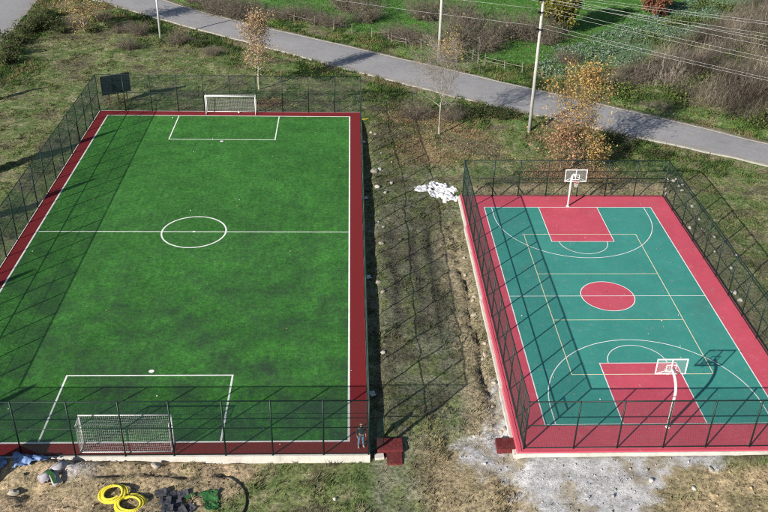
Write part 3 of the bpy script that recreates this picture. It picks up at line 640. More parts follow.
for p, q, l in (((-5.5, 36, 12.5), (18.8, 14, 14.2), 'lower wire of the near pair crossing the field at the top right'), ((-5.5, 36.2, 12.75), (18.8, 14.2, 14.4), 'upper wire of the near pair crossing the field at the top right'),
    ((-5.5, 36, 13.0), (18.8, 14, 15.3), 'lower wire of the far pair at the top right corner'), ((-5.5, 36.2, 13.2), (18.8, 14.2, 15.45), 'upper wire of the far pair at the top right corner')):
    p, q = Vector(p), Vector(q); wire(p - (q - p) * .55, q + (q - p) * .6, .35, l)

# ------------------------------------------------------------------ trees
def grow(rng, base, h, r, n_limb, crown0, width, up=.55, lean=0, levels=3, twig=4, top=1.0):
    """tapered trunk with limbs and twigs: returns segments and twig tips"""
    S = []; tips = []
    k = 9; pts = [np.array(base, float)]
    for i in range(1, k + 1): pts.append(np.array(base) + np.array([lean * h * i / k + rng.normal() * .006 * h, rng.normal() * .006 * h, h * top * i / k]))
    rad = [r * (1 - .88 * (i / k)) for i in range(k + 1)]
    for i in range(k): S.append((pts[i], pts[i + 1], rad[i], rad[i + 1]))
    def sub(p, d, L, r_, lev):
        r_ = max(r_, .009)
        n = 3; q = p
        for i in range(n):
            d = d + rng.normal(size=3) * .20 + np.array([0, 0, .10]); d /= np.linalg.norm(d); e = q + d * L / n
            S.append((q, e, r_ * (1 - .25 * i), r_ * (1 - .25 * (i + 1)))); q = e
            if lev > 0:
                for _ in range(2 if lev > 1 else twig // 2):
                    dd = d * .6 + rng.normal(size=3) * .55; dd[2] += .15; dd /= np.linalg.norm(dd); sub(q, dd, L * rng.uniform(.38, .6), r_ * .5, lev - 1)
            else: tips.append(q)
    for i in range(n_limb):
        t = crown0 + (1 - crown0) * (i + rng.uniform(0, .8)) / n_limb; t = min(t, .97); f = t * k; j = int(f); p = pts[j] + (pts[j + 1] - pts[j]) * (f - j)
        a = i * 2.4 + rng.normal() * .4; rel = (t - crown0) / (1 - crown0); prof = width * (math.sin(math.pi * (rel * .78 + .2)) ** .7)
        d = np.array([math.cos(a), math.sin(a), up + .9 * rel]); d /= np.linalg.norm(d)
        sub(p, d, prof * rng.uniform(.75, 1.1), max(.012, r * .32 * (1 - .6 * rel)), levels - 1)
    return S, np.array(tips)
def seg_mesh(name, S, n, col, rng, var=.2):
    V, F = segs([s[0] for s in S], [s[1] for s in S], np.array([s[2] for s in S]), np.array([s[3] for s in S]), n)
    c = np.array(col) * (1 + var * rng.normal(size=(len(S), 1))); return np_mesh(name, V, F, np.clip(np.repeat(c, 2 * n, 0), .005, 1), True)
def leaf_mesh(name, tips, per, spread, size, pal, rng, shade=None, flat=0):
    P = np.repeat(tips, per, 0) + rng.normal(size=(len(tips) * per, 3)) * spread
    V, F = leaves(P, size * rng.uniform(.6, 1.3, len(P)), rng, flat)
    pal = np.array(pal); clump = np.repeat(rng.random(len(tips)), per); w = np.clip(clump + rng.normal(size=len(P)) * .22, 0, .999)
    c = pal[(w * len(pal)).astype(int)] * rng.uniform(.75, 1.2, (len(P), 1)); return np_mesh(name, V, F, np.repeat(c, 4, 0))
def make_tree(name, label, cat, xy, h, r, bark, pal, rng, group=None, per=6, spread=.22, leaf=.13, n_limb=16, crown0=.3, width=1.6, up=.55, levels=3, twig=4, z=None, keep=1.0):
    z = float(H(*xy)) - .05 if z is None else z; root = empty(name, (*xy, z)); tag(root, label, cat, group)
    S, tips = grow(rng, (0, 0, 0), h, r, n_limb, crown0, width, up, 0, levels, twig)
    tr = [s for s in S if s[2] > .02]; tw = [s for s in S if s[2] <= .02]
    link_mesh('trunk', seg_mesh('trunk', tr, 7, bark, rng), M['bark'], root)
    if tw: link_mesh('twigs', seg_mesh('twigs', tw, 3, np.array(bark) * .8, rng), M['twig'], root)
    if pal is not None and per > 0:
        t2 = tips[rng.random(len(tips)) < keep]; link_mesh('crown', leaf_mesh('crown', t2, per, spread, leaf, pal, rng), M['leaf'], root)
    return root
R1 = np.random.default_rng(5)
ORANGE = [(.30, .17, .07), (.44, .25, .08), (.52, .32, .10), (.55, .39, .13), (.50, .39, .15), (.38, .31, .15)]
RUSSET = [(.30, .17, .11), (.42, .23, .13), (.50, .29, .15), (.52, .34, .18)]
PINKY = [(.34, .23, .18), (.44, .27, .17), (.50, .33, .17), (.48, .38, .17), (.38, .32, .20)]
YELGRN = [(.07, .085, .02), (.14, .15, .03), (.24, .22, .05), (.32, .27, .06), (.18, .19, .05)]
GREEN = [(.02, .045, .012), (.035, .07, .016), (.055, .10, .022), (.075, .12, .03)]
make_tree('autumn_tree', 'slender young tree with sparse orange and pink leaves behind the far goal', 'tree', (-28.1, 41.2), 7.6, .10, (.42, .38, .32), PINKY, R1, per=2, spread=.26, leaf=.11, n_limb=26, crown0=.28, width=2.1, up=.8, keep=.8)
make_tree('bare_tree', 'leafless young tree with pale thin trunk standing among fallen leaves', 'tree', (-9.46, 29.4), 7.2, .095, (.34, .31, .275), [(.35, .30, .25), (.40, .2, .06)], R1, per=1, spread=.1, leaf=.08, n_limb=18, crown0=.36, width=3.6, up=.55, keep=.03, levels=4)
make_tree('orange_tree', 'bushy orange autumn tree behind the far basketball hoop', 'tree', (2.35, 22.6), 8.6, .15, (.20, .16, .12), ORANGE, R1, per=3, spread=.28, leaf=.11, n_limb=36, crown0=.10, width=3.5, up=.75, keep=.46)
make_tree('russet_bush', 'low russet bush at the foot of the orange tree', 'bush', (1.0, 21.5), 3.0, .07, (.20, .15, .11), RUSSET, R1, per=3, spread=.26, leaf=.12, n_limb=24, crown0=.05, width=3.3, up=.6, keep=.24)
make_tree('russet_bush', 'low golden bush right of the orange tree trunk', 'bush', (4.2, 21.9), 2.2, .06, (.20, .15, .11), ORANGE[2:], R1, per=3, spread=.24, leaf=.115, n_limb=14, crown0=.05, width=1.6, up=.7, keep=.25)
make_tree('field_tree', 'rounded yellow-green tree in the field behind the tall concrete pole', 'tree', (9.3, 62.6), 6.4, .16, (.22, .19, .15), YELGRN, R1, per=6, spread=.28, leaf=.20, n_limb=24, crown0=.16, width=2.6, up=.6)
make_tree('yellow_tree', 'golden-leaved tree in the scrub at the top left by the road fork', 'tree', (-51.8, 61.6), 6.0, .12, (.30, .25, .20), [(.26, .18, .09), (.38, .26, .10), (.46, .32, .11), (.32, .25, .13)], R1, per=2, spread=.3, leaf=.14, n_limb=26, crown0=.12, width=3.6, keep=.75)
make_tree('orange_shrub', 'small orange shrub at the foot of the far verge pole', 'bush', (-6.7, 50.5), 1.2, .05, (.30, .24, .18), ORANGE[1:], R1, per=2, spread=.3, leaf=.11, n_limb=16, crown0=.03, width=2.6, up=.35, keep=.3)
make_tree('red_shrub', 'reddish brown shrub in the field below the top edge', 'bush', (24.5, 72.4), 2.6, .06, (.2, .13, .1), [(.20, .08, .05), (.28, .11, .06), (.24, .15, .09)], R1, per=4, spread=.25, leaf=.2, n_limb=14, crown0=.05, width=1.9, keep=.8)
# dark conifers beyond the left edge throw the pointed shadows on the turf
def conifer(label, xy, h, rng):
    z = float(H(*xy)) - .05; root = empty('conifer', (*xy, z)); tag(root, label, 'tree', 'conifers left of the pitch')
    MB().tube([(0, 0, 0), (0, 0, h * .5), (0, 0, h * .96)], [.13, .08, .01], 7).build('trunk', M['wood'], root, smooth=True)
    n = 5200; t = rng.random(n) ** .8; rr = .82 * (1 - t) ** .75 * (.35 + .65 * np.sqrt(rng.random(n))) * np.where(t < .06, .6, 1); a = rng.random(n) * 6.283
    P = np.stack([rr * np.cos(a), rr * np.sin(a), .35 + t * (h - .35)], 1)
    V, F = leaves(P, rng.uniform(.12, .24, n), rng); pal = np.array(GREEN)[rng.integers(0, 4, n)]
    link_mesh('crown', np_mesh('crown', V, F, np.repeat(pal, 4, 0)), M['leaf'], root)
for (tx, ty), l in zip(((-40.4, 19.1), (-41.2, 3.9), (-37.2, -9.5), (-40.7, 30.2), (-50.9, 41.7)), ('middle', 'second nearest', 'nearest', 'second farthest', 'farthest')):
    conifer('dark narrow conifer beyond the left fence, %s of the row' % l, (tx - 1.5 * 8, ty - 1.56 * 8), 8.0, R1)

# ------------------------------------------------------------------ bare and leafy shrubs
def shrub_segs(rng, n, w, h, r=.012):
    P0 = []; P1 = []; Q = []
    for _ in range(n):
        a = rng.uniform(0, 6.283); sp = abs(rng.normal()) * .55; p = np.array([math.cos(a) * rng.uniform(0, .35) * w, math.sin(a) * rng.uniform(0, .35) * w, 0])
        d = np.array([math.cos(a) * sp, math.sin(a) * sp, 1.]); d /= np.linalg.norm(d); L = h * rng.uniform(.55, 1.1); q = p
        for i in range(4):
            d = d + rng.normal(size=3) * .22 + np.array([math.cos(a), math.sin(a), -.05]) * .07 * w / h; d /= np.linalg.norm(d); e = q + d * L / 4; P0.append(q); P1.append(e); Q.append(r * (1 - .2 * i)); 
            for _k in range(3):
                dd = d * .5 + rng.normal(size=3) * .6; dd /= np.linalg.norm(dd); f = e + dd * L * rng.uniform(.14, .3); P0.append(e); P1.append(f); Q.append(r * .45)
            q = e
    return np.array(P0), np.array(P1), np.array(Q)
def shrub_proto(rng, n, w, h, col, leaf_n=0, pal=None, ls=.12, r=.013):
    P0, P1, Q = shrub_segs(rng, n, w, h, r); V, F = segs(P0, P1, Q, Q * .6, 3)
    c = np.array(col) * rng.uniform(.6, 1.35, (len(P0), 1)); br = np_mesh('branches', V, F, np.repeat(c, 6, 0)); lf = None
    if leaf_n:
        i = rng.integers(0, len(P1), leaf_n); P = P1[i] + rng.normal(size=(leaf_n, 3)) * .12; P[:, 2] = np.maximum(P[:, 2], .05)
        V, F = leaves(P, rng.uniform(.6, 1.3, leaf_n) * ls, rng); pal = np.array(pal); lf = np_mesh('foliage', V, F, np.repeat(pal[rng.integers(0, len(pal), leaf_n)] * rng.uniform(.7, 1.2, (leaf_n, 1)), 4, 0))
    return br, lf
R2 = np.random.default_rng(23)
GREYBR = (.175, .150, .122)
BARE = [shrub_proto(R2, 150, 2.3, 1.8, GREYBR, 200, [(.2, .16, .1), (.15, .15, .06)], .10) for _ in range(4)]
LEAFY = [shrub_proto(R2, 60, 1.7, 1.4, (.13, .11, .08), 1300, GREEN + [(.09, .12, .035), (.13, .13, .06), (.10, .085, .06)], .11) for _ in range(3)]
def shrub(proto, xy, s, label, cat='shrub', group=None, name='bare_shrub', sz=1.0):
    z = float(H(*xy)) - .05; root = empty(name, (*xy, z), random.uniform(0, 6.28)); root.scale = (s, s, s * sz); tag(root, label, cat, group)
    link_mesh('branches', proto[0], M['twig'], root)
    if proto[1]: link_mesh('foliage', proto[1], M['leaf'], root)
bare_named = [
    ((-5.0, 57.2), 2.3, 'wide leafless grey shrub in the field just right of the verge pole'), ((-1.6, 55.2), 1.6, 'leafless grey-brown shrub beside the broken wooden fence'), ((-.2, 59.2), 2.0, 'leafless brown shrub left of the tall concrete pole'),
    ((3.2, 60.8), 2.0, 'leafless brown shrub right behind the tall concrete pole'), ((6.2, 59.0), 1.9, 'leafless shrub below the yellow-green field tree'), ((-7.8, 68.8), 2.0, 'low dark shrub in the green field above the verge pole'),
    ((-16.1, 67.3), 1.7, 'pale leafless shrub in the field behind the collapsed fence'), ((-18.4, 72.8), 2.0, 'dark leafless shrub at the top edge above the collapsed fence'), ((7.6, 50.8), 1.0, 'small grey shrub at the edge of the bluish crop'),
    ((-44.8, 60.6), 1.0, 'brown leafless shrub left of the slim grey pole'), ((-39.4, 57.4), 1.0, 'brown leafless shrub right of the slim grey pole'), ((-45.1, 54.8), .9, 'low dry shrub in the grass below the slim grey pole'), ((-3.2, 66.4), 1.9, 'dark leafless shrub at the top edge between the two power poles'), ((-11.6, 33.4), 1.1, 'pale dry shrub just left of the bare young tree'), ((-7.9, 33.0), .9, 'pale dry shrub just right of the bare young tree'), ((14.2, 44.4), 1.3, 'dry brown shrub at the left end of the thicket'), ((11.4, 43.2), 1.0, 'small dry shrub between crop and road verge')]
for i, (xy, s, l) in enumerate(bare_named): shrub(BARE[i % 4], xy, s, l, group='bare shrubs in the fields')
hedge = [(-40.5, 70.6 + 6), (-37.6, 74.6), (-35.0, 72.2), (-32.3, 71.6), (-29.8, 69.6), (-27.3, 68.6), (-24.6, 68.2), (-22.2, 66.4), (-20.3, 65.2), (-33.5, 68.9), (-36.2, 70.6), (-12.6, 60.6), (-10.5, 58.8)]
ORD = ['first', 'second', 'third', 'fourth', 'fifth', 'sixth', 'seventh', 'eighth', 'ninth', 'tenth', 'eleventh', 'twelfth', 'thirteenth', 'fourteenth', 'fifteenth', 'sixteenth', 'seventeenth', 'eighteenth', 'nineteenth', 'twentieth']
for i, xy in enumerate(sorted(hedge)): shrub(BARE[i % 4], xy, R2.uniform(1.1, 1.6), 'grey leafless shrub, %s from the left in the hedge beyond the road' % ORD[i], group='leafless hedge shrubs beyond the road', sz=.8)
lane = [(-58.6, 60.4), (-58.1, 64.2), (-59.1, 56.3), (-58.2, 52.4), (-57.5, 49.0), (-56.9, 62.4), (-58.4, 67.5)]
for i, xy in enumerate(sorted(lane, key=lambda p: p[1])): shrub(LEAFY[i % 3], xy, R2.uniform(1.0, 1.35), 'dark green leafy shrub, %s from the camera in the row beside the side road' % ORD[i], group='dark shrubs beside the side road', name='leafy_shrub')
scrub = [(-53.4, 63.6), (-51.0, 61.6), (-48.6, 63.4), (-54.6, 61.0), (-50.2, 65.6), (-47.2, 61.4), (-36.8, 56.4), (-34.6, 52.4)]
for i, xy in enumerate(sorted(scrub)): shrub(BARE[i % 4] if i % 2 else LEAFY[i % 3], xy, R2.uniform(.7, .95), 'brown scrub bush, %s from the left in the rough grass below the road' % ORD[i], group='scrub bushes below the road', name='scrub_bush', sz=.75)
weeds = [(-5.9, 33.6), (-4.4, 34.6), (-2.9, 33.6), (-1.9, 34.4), (-7.0, 35.4), (8.8, 26.2), (10.9, 24.6), (7.5, 28.6)]
for i, xy in enumerate(sorted(weeds)): shrub(LEAFY[i % 3], xy, R2.uniform(.75, 1.15), 'dark green bramble clump, %s from the left on the near road verge' % ORD[i], cat='bramble', group='bramble clumps on the near verge', name='bramble_clump', sz=.6)

# ------------------------------------------------------------------ stuff: thicket, grass tufts, verge weeds, crop, litter
def in_view(n, rng, x0=-68, x1=46, y0=-22, y1=88):
    return rng.uniform(x0, x1, n), rng.uniform(y0, y1, n)
def free(x, y, m=.06, rd=.5): return (d_foot(x, y) > m) & (d_court(x, y) > m + .1) & (d_road(x, y) > rd)
def tufts(name, x, y, hgt, spread, blades, colf, mat, rng, wide=.03):
    n = len(x); z = H(x, y); k = blades
    bx_ = np.repeat(x, k) + rng.normal(size=n * k) * spread; by_ = np.repeat(y, k) + rng.normal(size=n * k) * spread; bz = np.repeat(z, k) - .02
    a = rng.random(n * k) * 6.283; L = np.repeat(hgt, k) * rng.uniform(.5, 1.2, n * k); ln = rng.normal(size=(n * k, 2)) * .45
    w = np.broadcast_to(wide, (n,)); w = np.repeat(w, k); P = np.stack([bx_, by_, bz], 1); d = np.stack([np.cos(a), np.sin(a), 0 * a], 1) * w[:, None]
    T = P + np.stack([ln[:, 0] * L, ln[:, 1] * L, L], 1); V = np.stack([P - d, P + d, T], 1).reshape(-1, 3)
    c = np.repeat(colf(x, y), k, 0) * rng.uniform(.65, 1.35, (n * k, 1)); F = np.arange(3 * n * k).reshape(-1, 3)
    return link_mesh(name, np_mesh(name, V, F, np.repeat(np.clip(c, .008, .9), 3, 0)), mat)
R3 = np.random.default_rng(31)
def tuft_col(x, y):
    c = ground_colour(x, y); g = (fbm(x * .8, y * .8, 63) * .7 + .3 * R3.random(len(x)))[:, None]; dry = np.array([.28, .245, .145]); gr = np.array([.085, .138, .038])
    return c * .55 + .45 * np.where(g < .45, gr, np.where(g < .58, dry, c * .7))
x, y = in_view(170000, R3, -66, 30, -22, 64)
dens = .15 + .85 * sst(.42, .62, fbm(x * .5, y * .5, 61)); dens = dens * (1 - .85 * sst(.6, -.3, sdpoly(x, y, GRAVEL))) * (1 - .75 * sst(.5, -.5, sdpoly(x, y, MOUND))) * (1 - .6 * sst(-8, -7, x) * (y < -16))
k = free(x, y, .12) & (R3.random(len(x)) < dens); x, y = x[k], y[k]
tag(tufts('grass_tufts', x, y, R3.uniform(.05, .13, len(x)) + .26 * sst(.5, .75, fbm(x * .9, y * .9, 62)) * R3.random(len(x)), .06, 7, tuft_col, M['grass'], R3, .032), 'olive and straw coloured grass tufts on the rough ground', 'grass', kind='stuff')
x, y = in_view(90000, R3, -66, 46, 20, 80)
dr = d_road(x, y); k = (dr > .25) & (dr < 8) & free(x, y, .06, .25) & (sdpoly(x, y, FIELD) > -1) & (R3.random(len(x)) < sst(.40, .6, fbm(x * .35, y * .35, 66)) * (.25 + .75 * sst(9, 2, dr))); x, y = x[k], y[k]
def verge_col(x, y):
    g = fbm(x * .6, y * .6, 68)[:, None]; return np.where(g > .56, np.array([.05, .085, .024]), np.where(g > .44, np.array([.085, .15, .032]), np.array([.17, .16, .07])))
tag(tufts('verge_weeds', x, y, R3.uniform(.15, .45, len(x)), .16, 6, verge_col, M['grass'], R3, .05), 'thick green weeds along both verges of the road', 'weeds', kind='stuff')
x, y = in_view(60000, R3, -60, 46, 48, 90); k = (sdpoly(x, y, FIELD) < 0) & free(x, y); x, y = x[k], y[k]
tag(tufts('field_grass', x, y, R3.uniform(.10, .22, len(x)), .14, 4, lambda a, b: np.broadcast_to(np.array([.065, .17, .032]), (len(a), 3)) * (.8 + .5 * fbm(a * .7, b * .7, 69))[:, None], M['grass'], R3, .04), 'bright green field grass beyond the road', 'grass', kind='stuff')
x, y = in_view(26000, R3, 0, 46, 44, 88); k = (sdpoly(x, y, CABBAGE) + 5 * (fbm(x * .25, y * .25, 77) - .5) < .2) & (R3.random(len(x)) < .12 + .7 * sst(.4, .62, fbm(x * .4, y * .4, 75))); x, y = x[k], y[k]
P = np.repeat(np.stack([x, y, H(x, y) + .12], 1), 7, 0); P = P + R3.normal(size=P.shape) * np.array([.17, .17, .09])
V, F = leaves(P, R3.uniform(.12, .24, len(P)), R3, .3, 1.3); c = np.array([[.13, .20, .13], [.17, .25, .17], [.08, .15, .06], [.22, .29, .21], [.10, .18, .05]])[R3.integers(0, 4, len(P))]
tag(link_mesh('leafy_crop', np_mesh('leafy_crop', V, F, np.repeat(c, 4, 0)), M['leaf']), 'bluish green leafy crop beyond the road at the upper right', 'crop', kind='stuff')
# thicket on the right
x, y = in_view(4300, R3, 12, 54, 26, 84); k = (sdpoly(x, y, THICK) < -.3); x, y = x[k], y[k]
zt = H(x, y) - .05; parts = []; raws = [shrub_segs(R3, 20, 1.4, 1.9, .018) for _ in range(6)]
for i, (px, py) in enumerate(zip(x, y)):
    P0, P1, Q = raws[i % 6]; a = R3.random() * 6.28; s = R3.uniform(.5, 1.0) * (.40 + 1.7 * vnoise(px * .4, py * .4, 95)); Rm = np.array([[math.cos(a), -math.sin(a), 0], [math.sin(a), math.cos(a), 0], [0, 0, 1]]) * s; o = np.array([px, py, zt[i]])
    kk = R3.random(len(P0)) < .55
    parts.append((P0[kk] @ Rm.T + o, P1[kk] @ Rm.T + o, Q[kk] * s, np.array(GREYBR) * (.2 + 1.7 * vnoise(px * .55, py * .55, 97) ** 1.3) * R3.uniform(.7, 1.35) * np.array([1, R3.uniform(.9, 1.08), R3.uniform(.85, 1.05)])))
V, F = segs(np.concatenate([p[0] for p in parts]), np.concatenate([p[1] for p in parts]), np.concatenate([p[2] for p in parts]), np.concatenate([p[2] for p in parts]) * .6, 2); F = F[::2]                   # flat slivers, one face each
C = np.concatenate([np.broadcast_to(p[3], (len(p[0]) * 4, 3)) for p in parts]); C = C * np.repeat(R3.uniform(.7, 1.3, (len(C) // 4, 1)), 4, 0)
tag(link_mesh('thicket', np_mesh('thicket', V, F, C), M['twig']), 'dense leafless brown thicket on the slope at the upper right', 'thicket', kind='stuff')
x, y = in_view(20000, R3, 6, 60, 22, 80); k = (sdpoly(x, y, THICK) < 6) & (d_road(x, y) > .8) & (R3.random(len(x)) < sst(.47, .62, fbm(x * .28, y * .28, 83)) * (.5 + .5 * sst(-6, 1, sdpoly(x, y, THICK)))); x, y = x[k], y[k]
P = np.repeat(np.stack([x, y, H(x, y) + .35], 1), 10, 0); P = P + R3.normal(size=P.shape) * np.array([.3, .3, .28])
V, F = leaves(P, R3.uniform(.12, .22, len(P)), R3, 0, 1.4); c = np.array([[.09, .14, .03], [.13, .18, .04], [.045, .075, .022], [.035, .06, .02], [.17, .19, .06]])[R3.integers(0, 5, len(P))]
tag(link_mesh('thicket_greenery', np_mesh('thicket_greenery', V, F, np.repeat(c, 4, 0)), M['leaf']), 'green creepers growing through the thicket at the upper right', 'greenery', kind='stuff')
# fallen leaves
def leaf_fall(n, poly=None, c=None):
    if poly: x, y = in_view(n, R3, -17, -2, 21, 38); k = sdpoly(x, y, poly) < R3.normal(size=n) * .8; return x[k], y[k]
    return c[0] + R3.normal(size=n) * c[2], c[1] + R3.normal(size=n) * c[3]
xy = [leaf_fall(5500, LEAFP), leaf_fall(4500, c=(2.2, 21.0, 2.7, 1.6)), leaf_fall(1200, c=(-26.5, 37.4, 1.0, .7))]
x = np.concatenate([a for a, b in xy]); y = np.concatenate([b for a, b in xy]); k = free(x, y, .2); x, y = x[k], y[k]
P = np.stack([x, y, H(x, y) + .03 + .04 * R3.random(len(x))], 1); V, F = leaves(P, R3.uniform(.07, .14, len(P)), R3, .75, 1.3)
tag(link_mesh('fallen_leaves', np_mesh('fallen_leaves', V, F, np.repeat(np.array([[.30, .17, .10], [.22, .13, .08], [.36, .22, .13], [.18, .11, .07]])[R3.integers(0, 4, len(P))], 4, 0)), M['litter']), 'brown and orange fallen leaves under the bare and orange trees', 'leaves', kind='stuff')
# dry leaves and crumbs blown on to the two pitches
x = np.concatenate([R3.uniform(-8.6, 8.6, 110), R3.uniform(-43.6, -17.6, 120)]); y = np.concatenate([R3.uniform(-15.6, 15.6, 110), R3.uniform(-15.6, 34.5, 120)])
P = np.stack([x, y, 0 * x + .035], 1); V, F = leaves(P, R3.uniform(.05, .12, len(P)), R3, .85, 1.3)
tag(link_mesh('blown_leaves', np_mesh('blown_leaves', V, F, np.repeat(np.array([[.30, .2, .12], [.16, .10, .07], [.5, .48, .42], [.40, .30, .2]])[R3.integers(0, 4, len(P))], 4, 0)), M['litter']), 'dry leaves and crumbs scattered on the turf and the court', 'leaves', kind='stuff')
# clods and pebbles on the bare soil
x, y = in_view(24000, R3, -42, 12, -22, 20); w = np.maximum(sst(.5, -.5, sdpoly(x, y, MOUND)), np.maximum(sst(.5, -.4, sdpoly(x, y, GRAVEL)) * .8, np.maximum((1 - sst(-17, -16, y)) * sst(-9, -7, x) * .9, .10 + .35 * sst(-11.6, -10.6, x) * (x < -9.2))))
k = free(x, y, .15) & (R3.random(len(x)) < w * .6); x, y = x[k], y[k]
oct_ = np.array([(1, 0, 0), (0, 1, 0), (-1, 0, 0), (0, -1, 0), (0, 0, .8), (0, 0, -.5)]); of = np.array([(0, 1, 4), (1, 2, 4), (2, 3, 4), (3, 0, 4), (1, 0, 5), (2, 1, 5), (3, 2, 5), (0, 3, 5)])
n = len(x); s = R3.lognormal(-3.35, .55, n); V = (oct_[None] * (s[:, None, None]) * R3.uniform(.6, 1.3, (n, 6, 1)) + np.stack([x, y, H(x, y) + .3 * s], 1)[:, None]).reshape(-1, 3)
c = ground_colour(x, y) * R3.uniform(.55, 1.25, (n, 1)); tag(link_mesh('soil_clods', np_mesh('soil_clods', V, (of[None] + 6 * np.arange(n)[:, None, None]).reshape(-1, 3), np.repeat(np.clip(c, 0, .8), 6, 0)), M['litter']), 'crumbs of soil and small pebbles on the bare earth', 'pebbles', kind='stuff')

# ------------------------------------------------------------------ rustic fence beyond the road
rf = empty('rustic_fence', (-15, 60, 0)); tag(rf, 'broken grey wooden post and rail fence along the far verge of the road', 'fence')
rp = [(-31.65, 72.4), (-28.6, 69.6), (-25.6, 67.2), (-22.8, 65.4), (-20.3, 63.6), (-17.93, 61.9), (-15.4, 60.3), (-13.3, 59.6), (-12.9, 58.7), (-11.2, 56.6), (-9.4, 55.6), (-7.0, 53.9), (-5.2, 52.6), (-3.64, 51.2), (-3.0, 50.5), (-2.2, 50.0), (-.1, 48.6), (1.76, 47.4), (3.9, 46.4)]
for i, (px, py) in enumerate(rp):
    z = float(H(px, py)); hh = random.uniform(1.15, 1.5); dx, dy = random.uniform(-.12, .12), random.uniform(-.12, .12)
    MB().tube([(px + 15, py - 60, z - .1), (px + 15 + dx * .5, py - 60 + dy * .5, z + hh * .5), (px + 15 + dx, py - 60 + dy, z + hh)], [.075, .065, .055], 6).build('post', M['wood'], rf)
for i, (a, b_) in enumerate(zip(rp[:-1], rp[1:])):
    for zz in (.55, 1.0):
        if random.random() < .35: continue
        za, zb = float(H(*a)) + zz + random.uniform(-.2, .1), float(H(*b_)) + zz + random.uniform(-.25, .1)
        MB().tube([(a[0] + 15, a[1] - 60, za), ((a[0] + b_[0]) / 2 + 15, (a[1] + b_[1]) / 2 - 60, (za + zb) / 2 - .04), (b_[0] + 15, b_[1] - 60, zb)], .035, 5).build('rail', M['wood'], rf)

# ------------------------------------------------------------------ stones
def rock_mesh(rng, name='stone'):
    import bmesh
    bm = bmesh.new(); bmesh.ops.create_icosphere(bm, subdivisions=2, radius=1)
    for v in bm.verts:
        p = v.co.copy(); d = 1 + .30 * (vnoise(np.array([p.x * 1.7 + rng_off]), np.array([p.y * 1.7 + p.z * 2.3]), 3)[0] - .5) * 2
        v.co = p * d; v.co.z *= .72
        for ax in PL_: 
            k = v.co.dot(ax) - .72
            if k > 0: v.co -= ax * k
    me = bpy.data.meshes.new(name); bm.to_mesh(me); bm.free(); return me
ROCKS = []
for i in range(5):
    rng_off = i * 3.7; PL_ = [Vector((random.gauss(0, 1), random.gauss(0, 1), random.gauss(0, .8))).normalized() for _ in range(5)]; ROCKS.append(rock_mesh(None))
ROCKW = [r.copy() for r in ROCKS]
for r in ROCKS: r.materials.append(M['stone'])
for r in ROCKW: r.materials.append(M['whitestone'])
def stone(x, y, s, label, group, white=False):
    z = float(H(x, y)); o = link_mesh('stone', (ROCKW if white else ROCKS)[random.randrange(5)], None, None, (x, y, z + s * .22), (random.uniform(-.3, .3), random.uniform(-.3, .3), random.uniform(0, 6.28)), (s * random.uniform(.8, 1.35), s * random.uniform(.75, 1.1), s * random.uniform(.7, 1)))
    tag(o, label, 'stone', group)
for i, (x, y, s) in enumerate(sorted(((-16.2, 29.8, .17), (-15.75, 29.3, .2), (-16.1, 21.5, .38), (-15.55, 21.9, .22), (-15.2, 17.4, .2), (-14.6, 19.2, .17), (-15.9, 18.3, .3), (-15.6, 11.1, .16), (-16.0, 12.1, .15), (-16.3, 2.6, .2), (-16.0, 1.2, .24), (-16.2, -6.0, .16), (-15.3, 25.0, .15), (-14.4, 23.4, .14), (-15.9, 8.2, .18)), key=lambda q: q[1])):
    stone(x, y, s, 'pale stone beside the right pitch fence, %s from the near end' % ORD[i], 'stones beside the pitch fence', random.random() < .4)
for i, (x, y, s) in enumerate(sorted(((10.06, 18.96, .2), (10.5, 18.55, .22), (10.8, 17.75, .18), (10.8, 16.96, .16), (9.3, 17.0, .18), (10.9, 14.3, .2), (10.6, 11.8, .16), (10.3, 10.2, .15), (10.85, 8.8, .17), (10.5, 4.1, .17), (9.55, -.3, .2), (9.5, .7, .22), (9.4, 10.4, .18), (9.3, 16.4, .2), (11.3, 18.2, .15), (11.0, 19.2, .17), (9.9, 18.1, .16), (11.6, 6.0, .14), (10.1, 6.6, .14)), key=lambda q: q[1])):
    stone(x, y, s, 'white stone beside the right court fence, %s from the near end' % ORD[i], 'stones beside the court fence', True)
for i, y in enumerate((-13.6, -13.2, -11.8, -11.3, -9.0, -6.4, -6.1, -5.2, -2.0, .3, .8, 3.9, 6.2)):
    stone(-9.6 + .2 * math.sin(i * 2.1), y + random.uniform(-.4, .4), random.uniform(.10, .19), 'tan stone along the trench by the court, %s from the near end' % ORD[i], 'stones along the trench')
for x, y, s, l in ((-36.0, -18.45, .30, 'large grey stone on bare soil at the lower left corner'), (-28.95, -16.55, .26, 'pale stone on the soil mound below the near goal'), (-2.05, -18.0, .17, 'white stone on tan soil below the near court edge'), (.15, -18.5, .15, 'white stone at the lower right of the gravel'), (1.55, -17.2, .16, 'dark edged stone at the right below the court'), (-19.2, -18.9, .14, 'small white stone in grass below the pitch wall')):
    stone(x, y, s, l, None, 'white' in l)

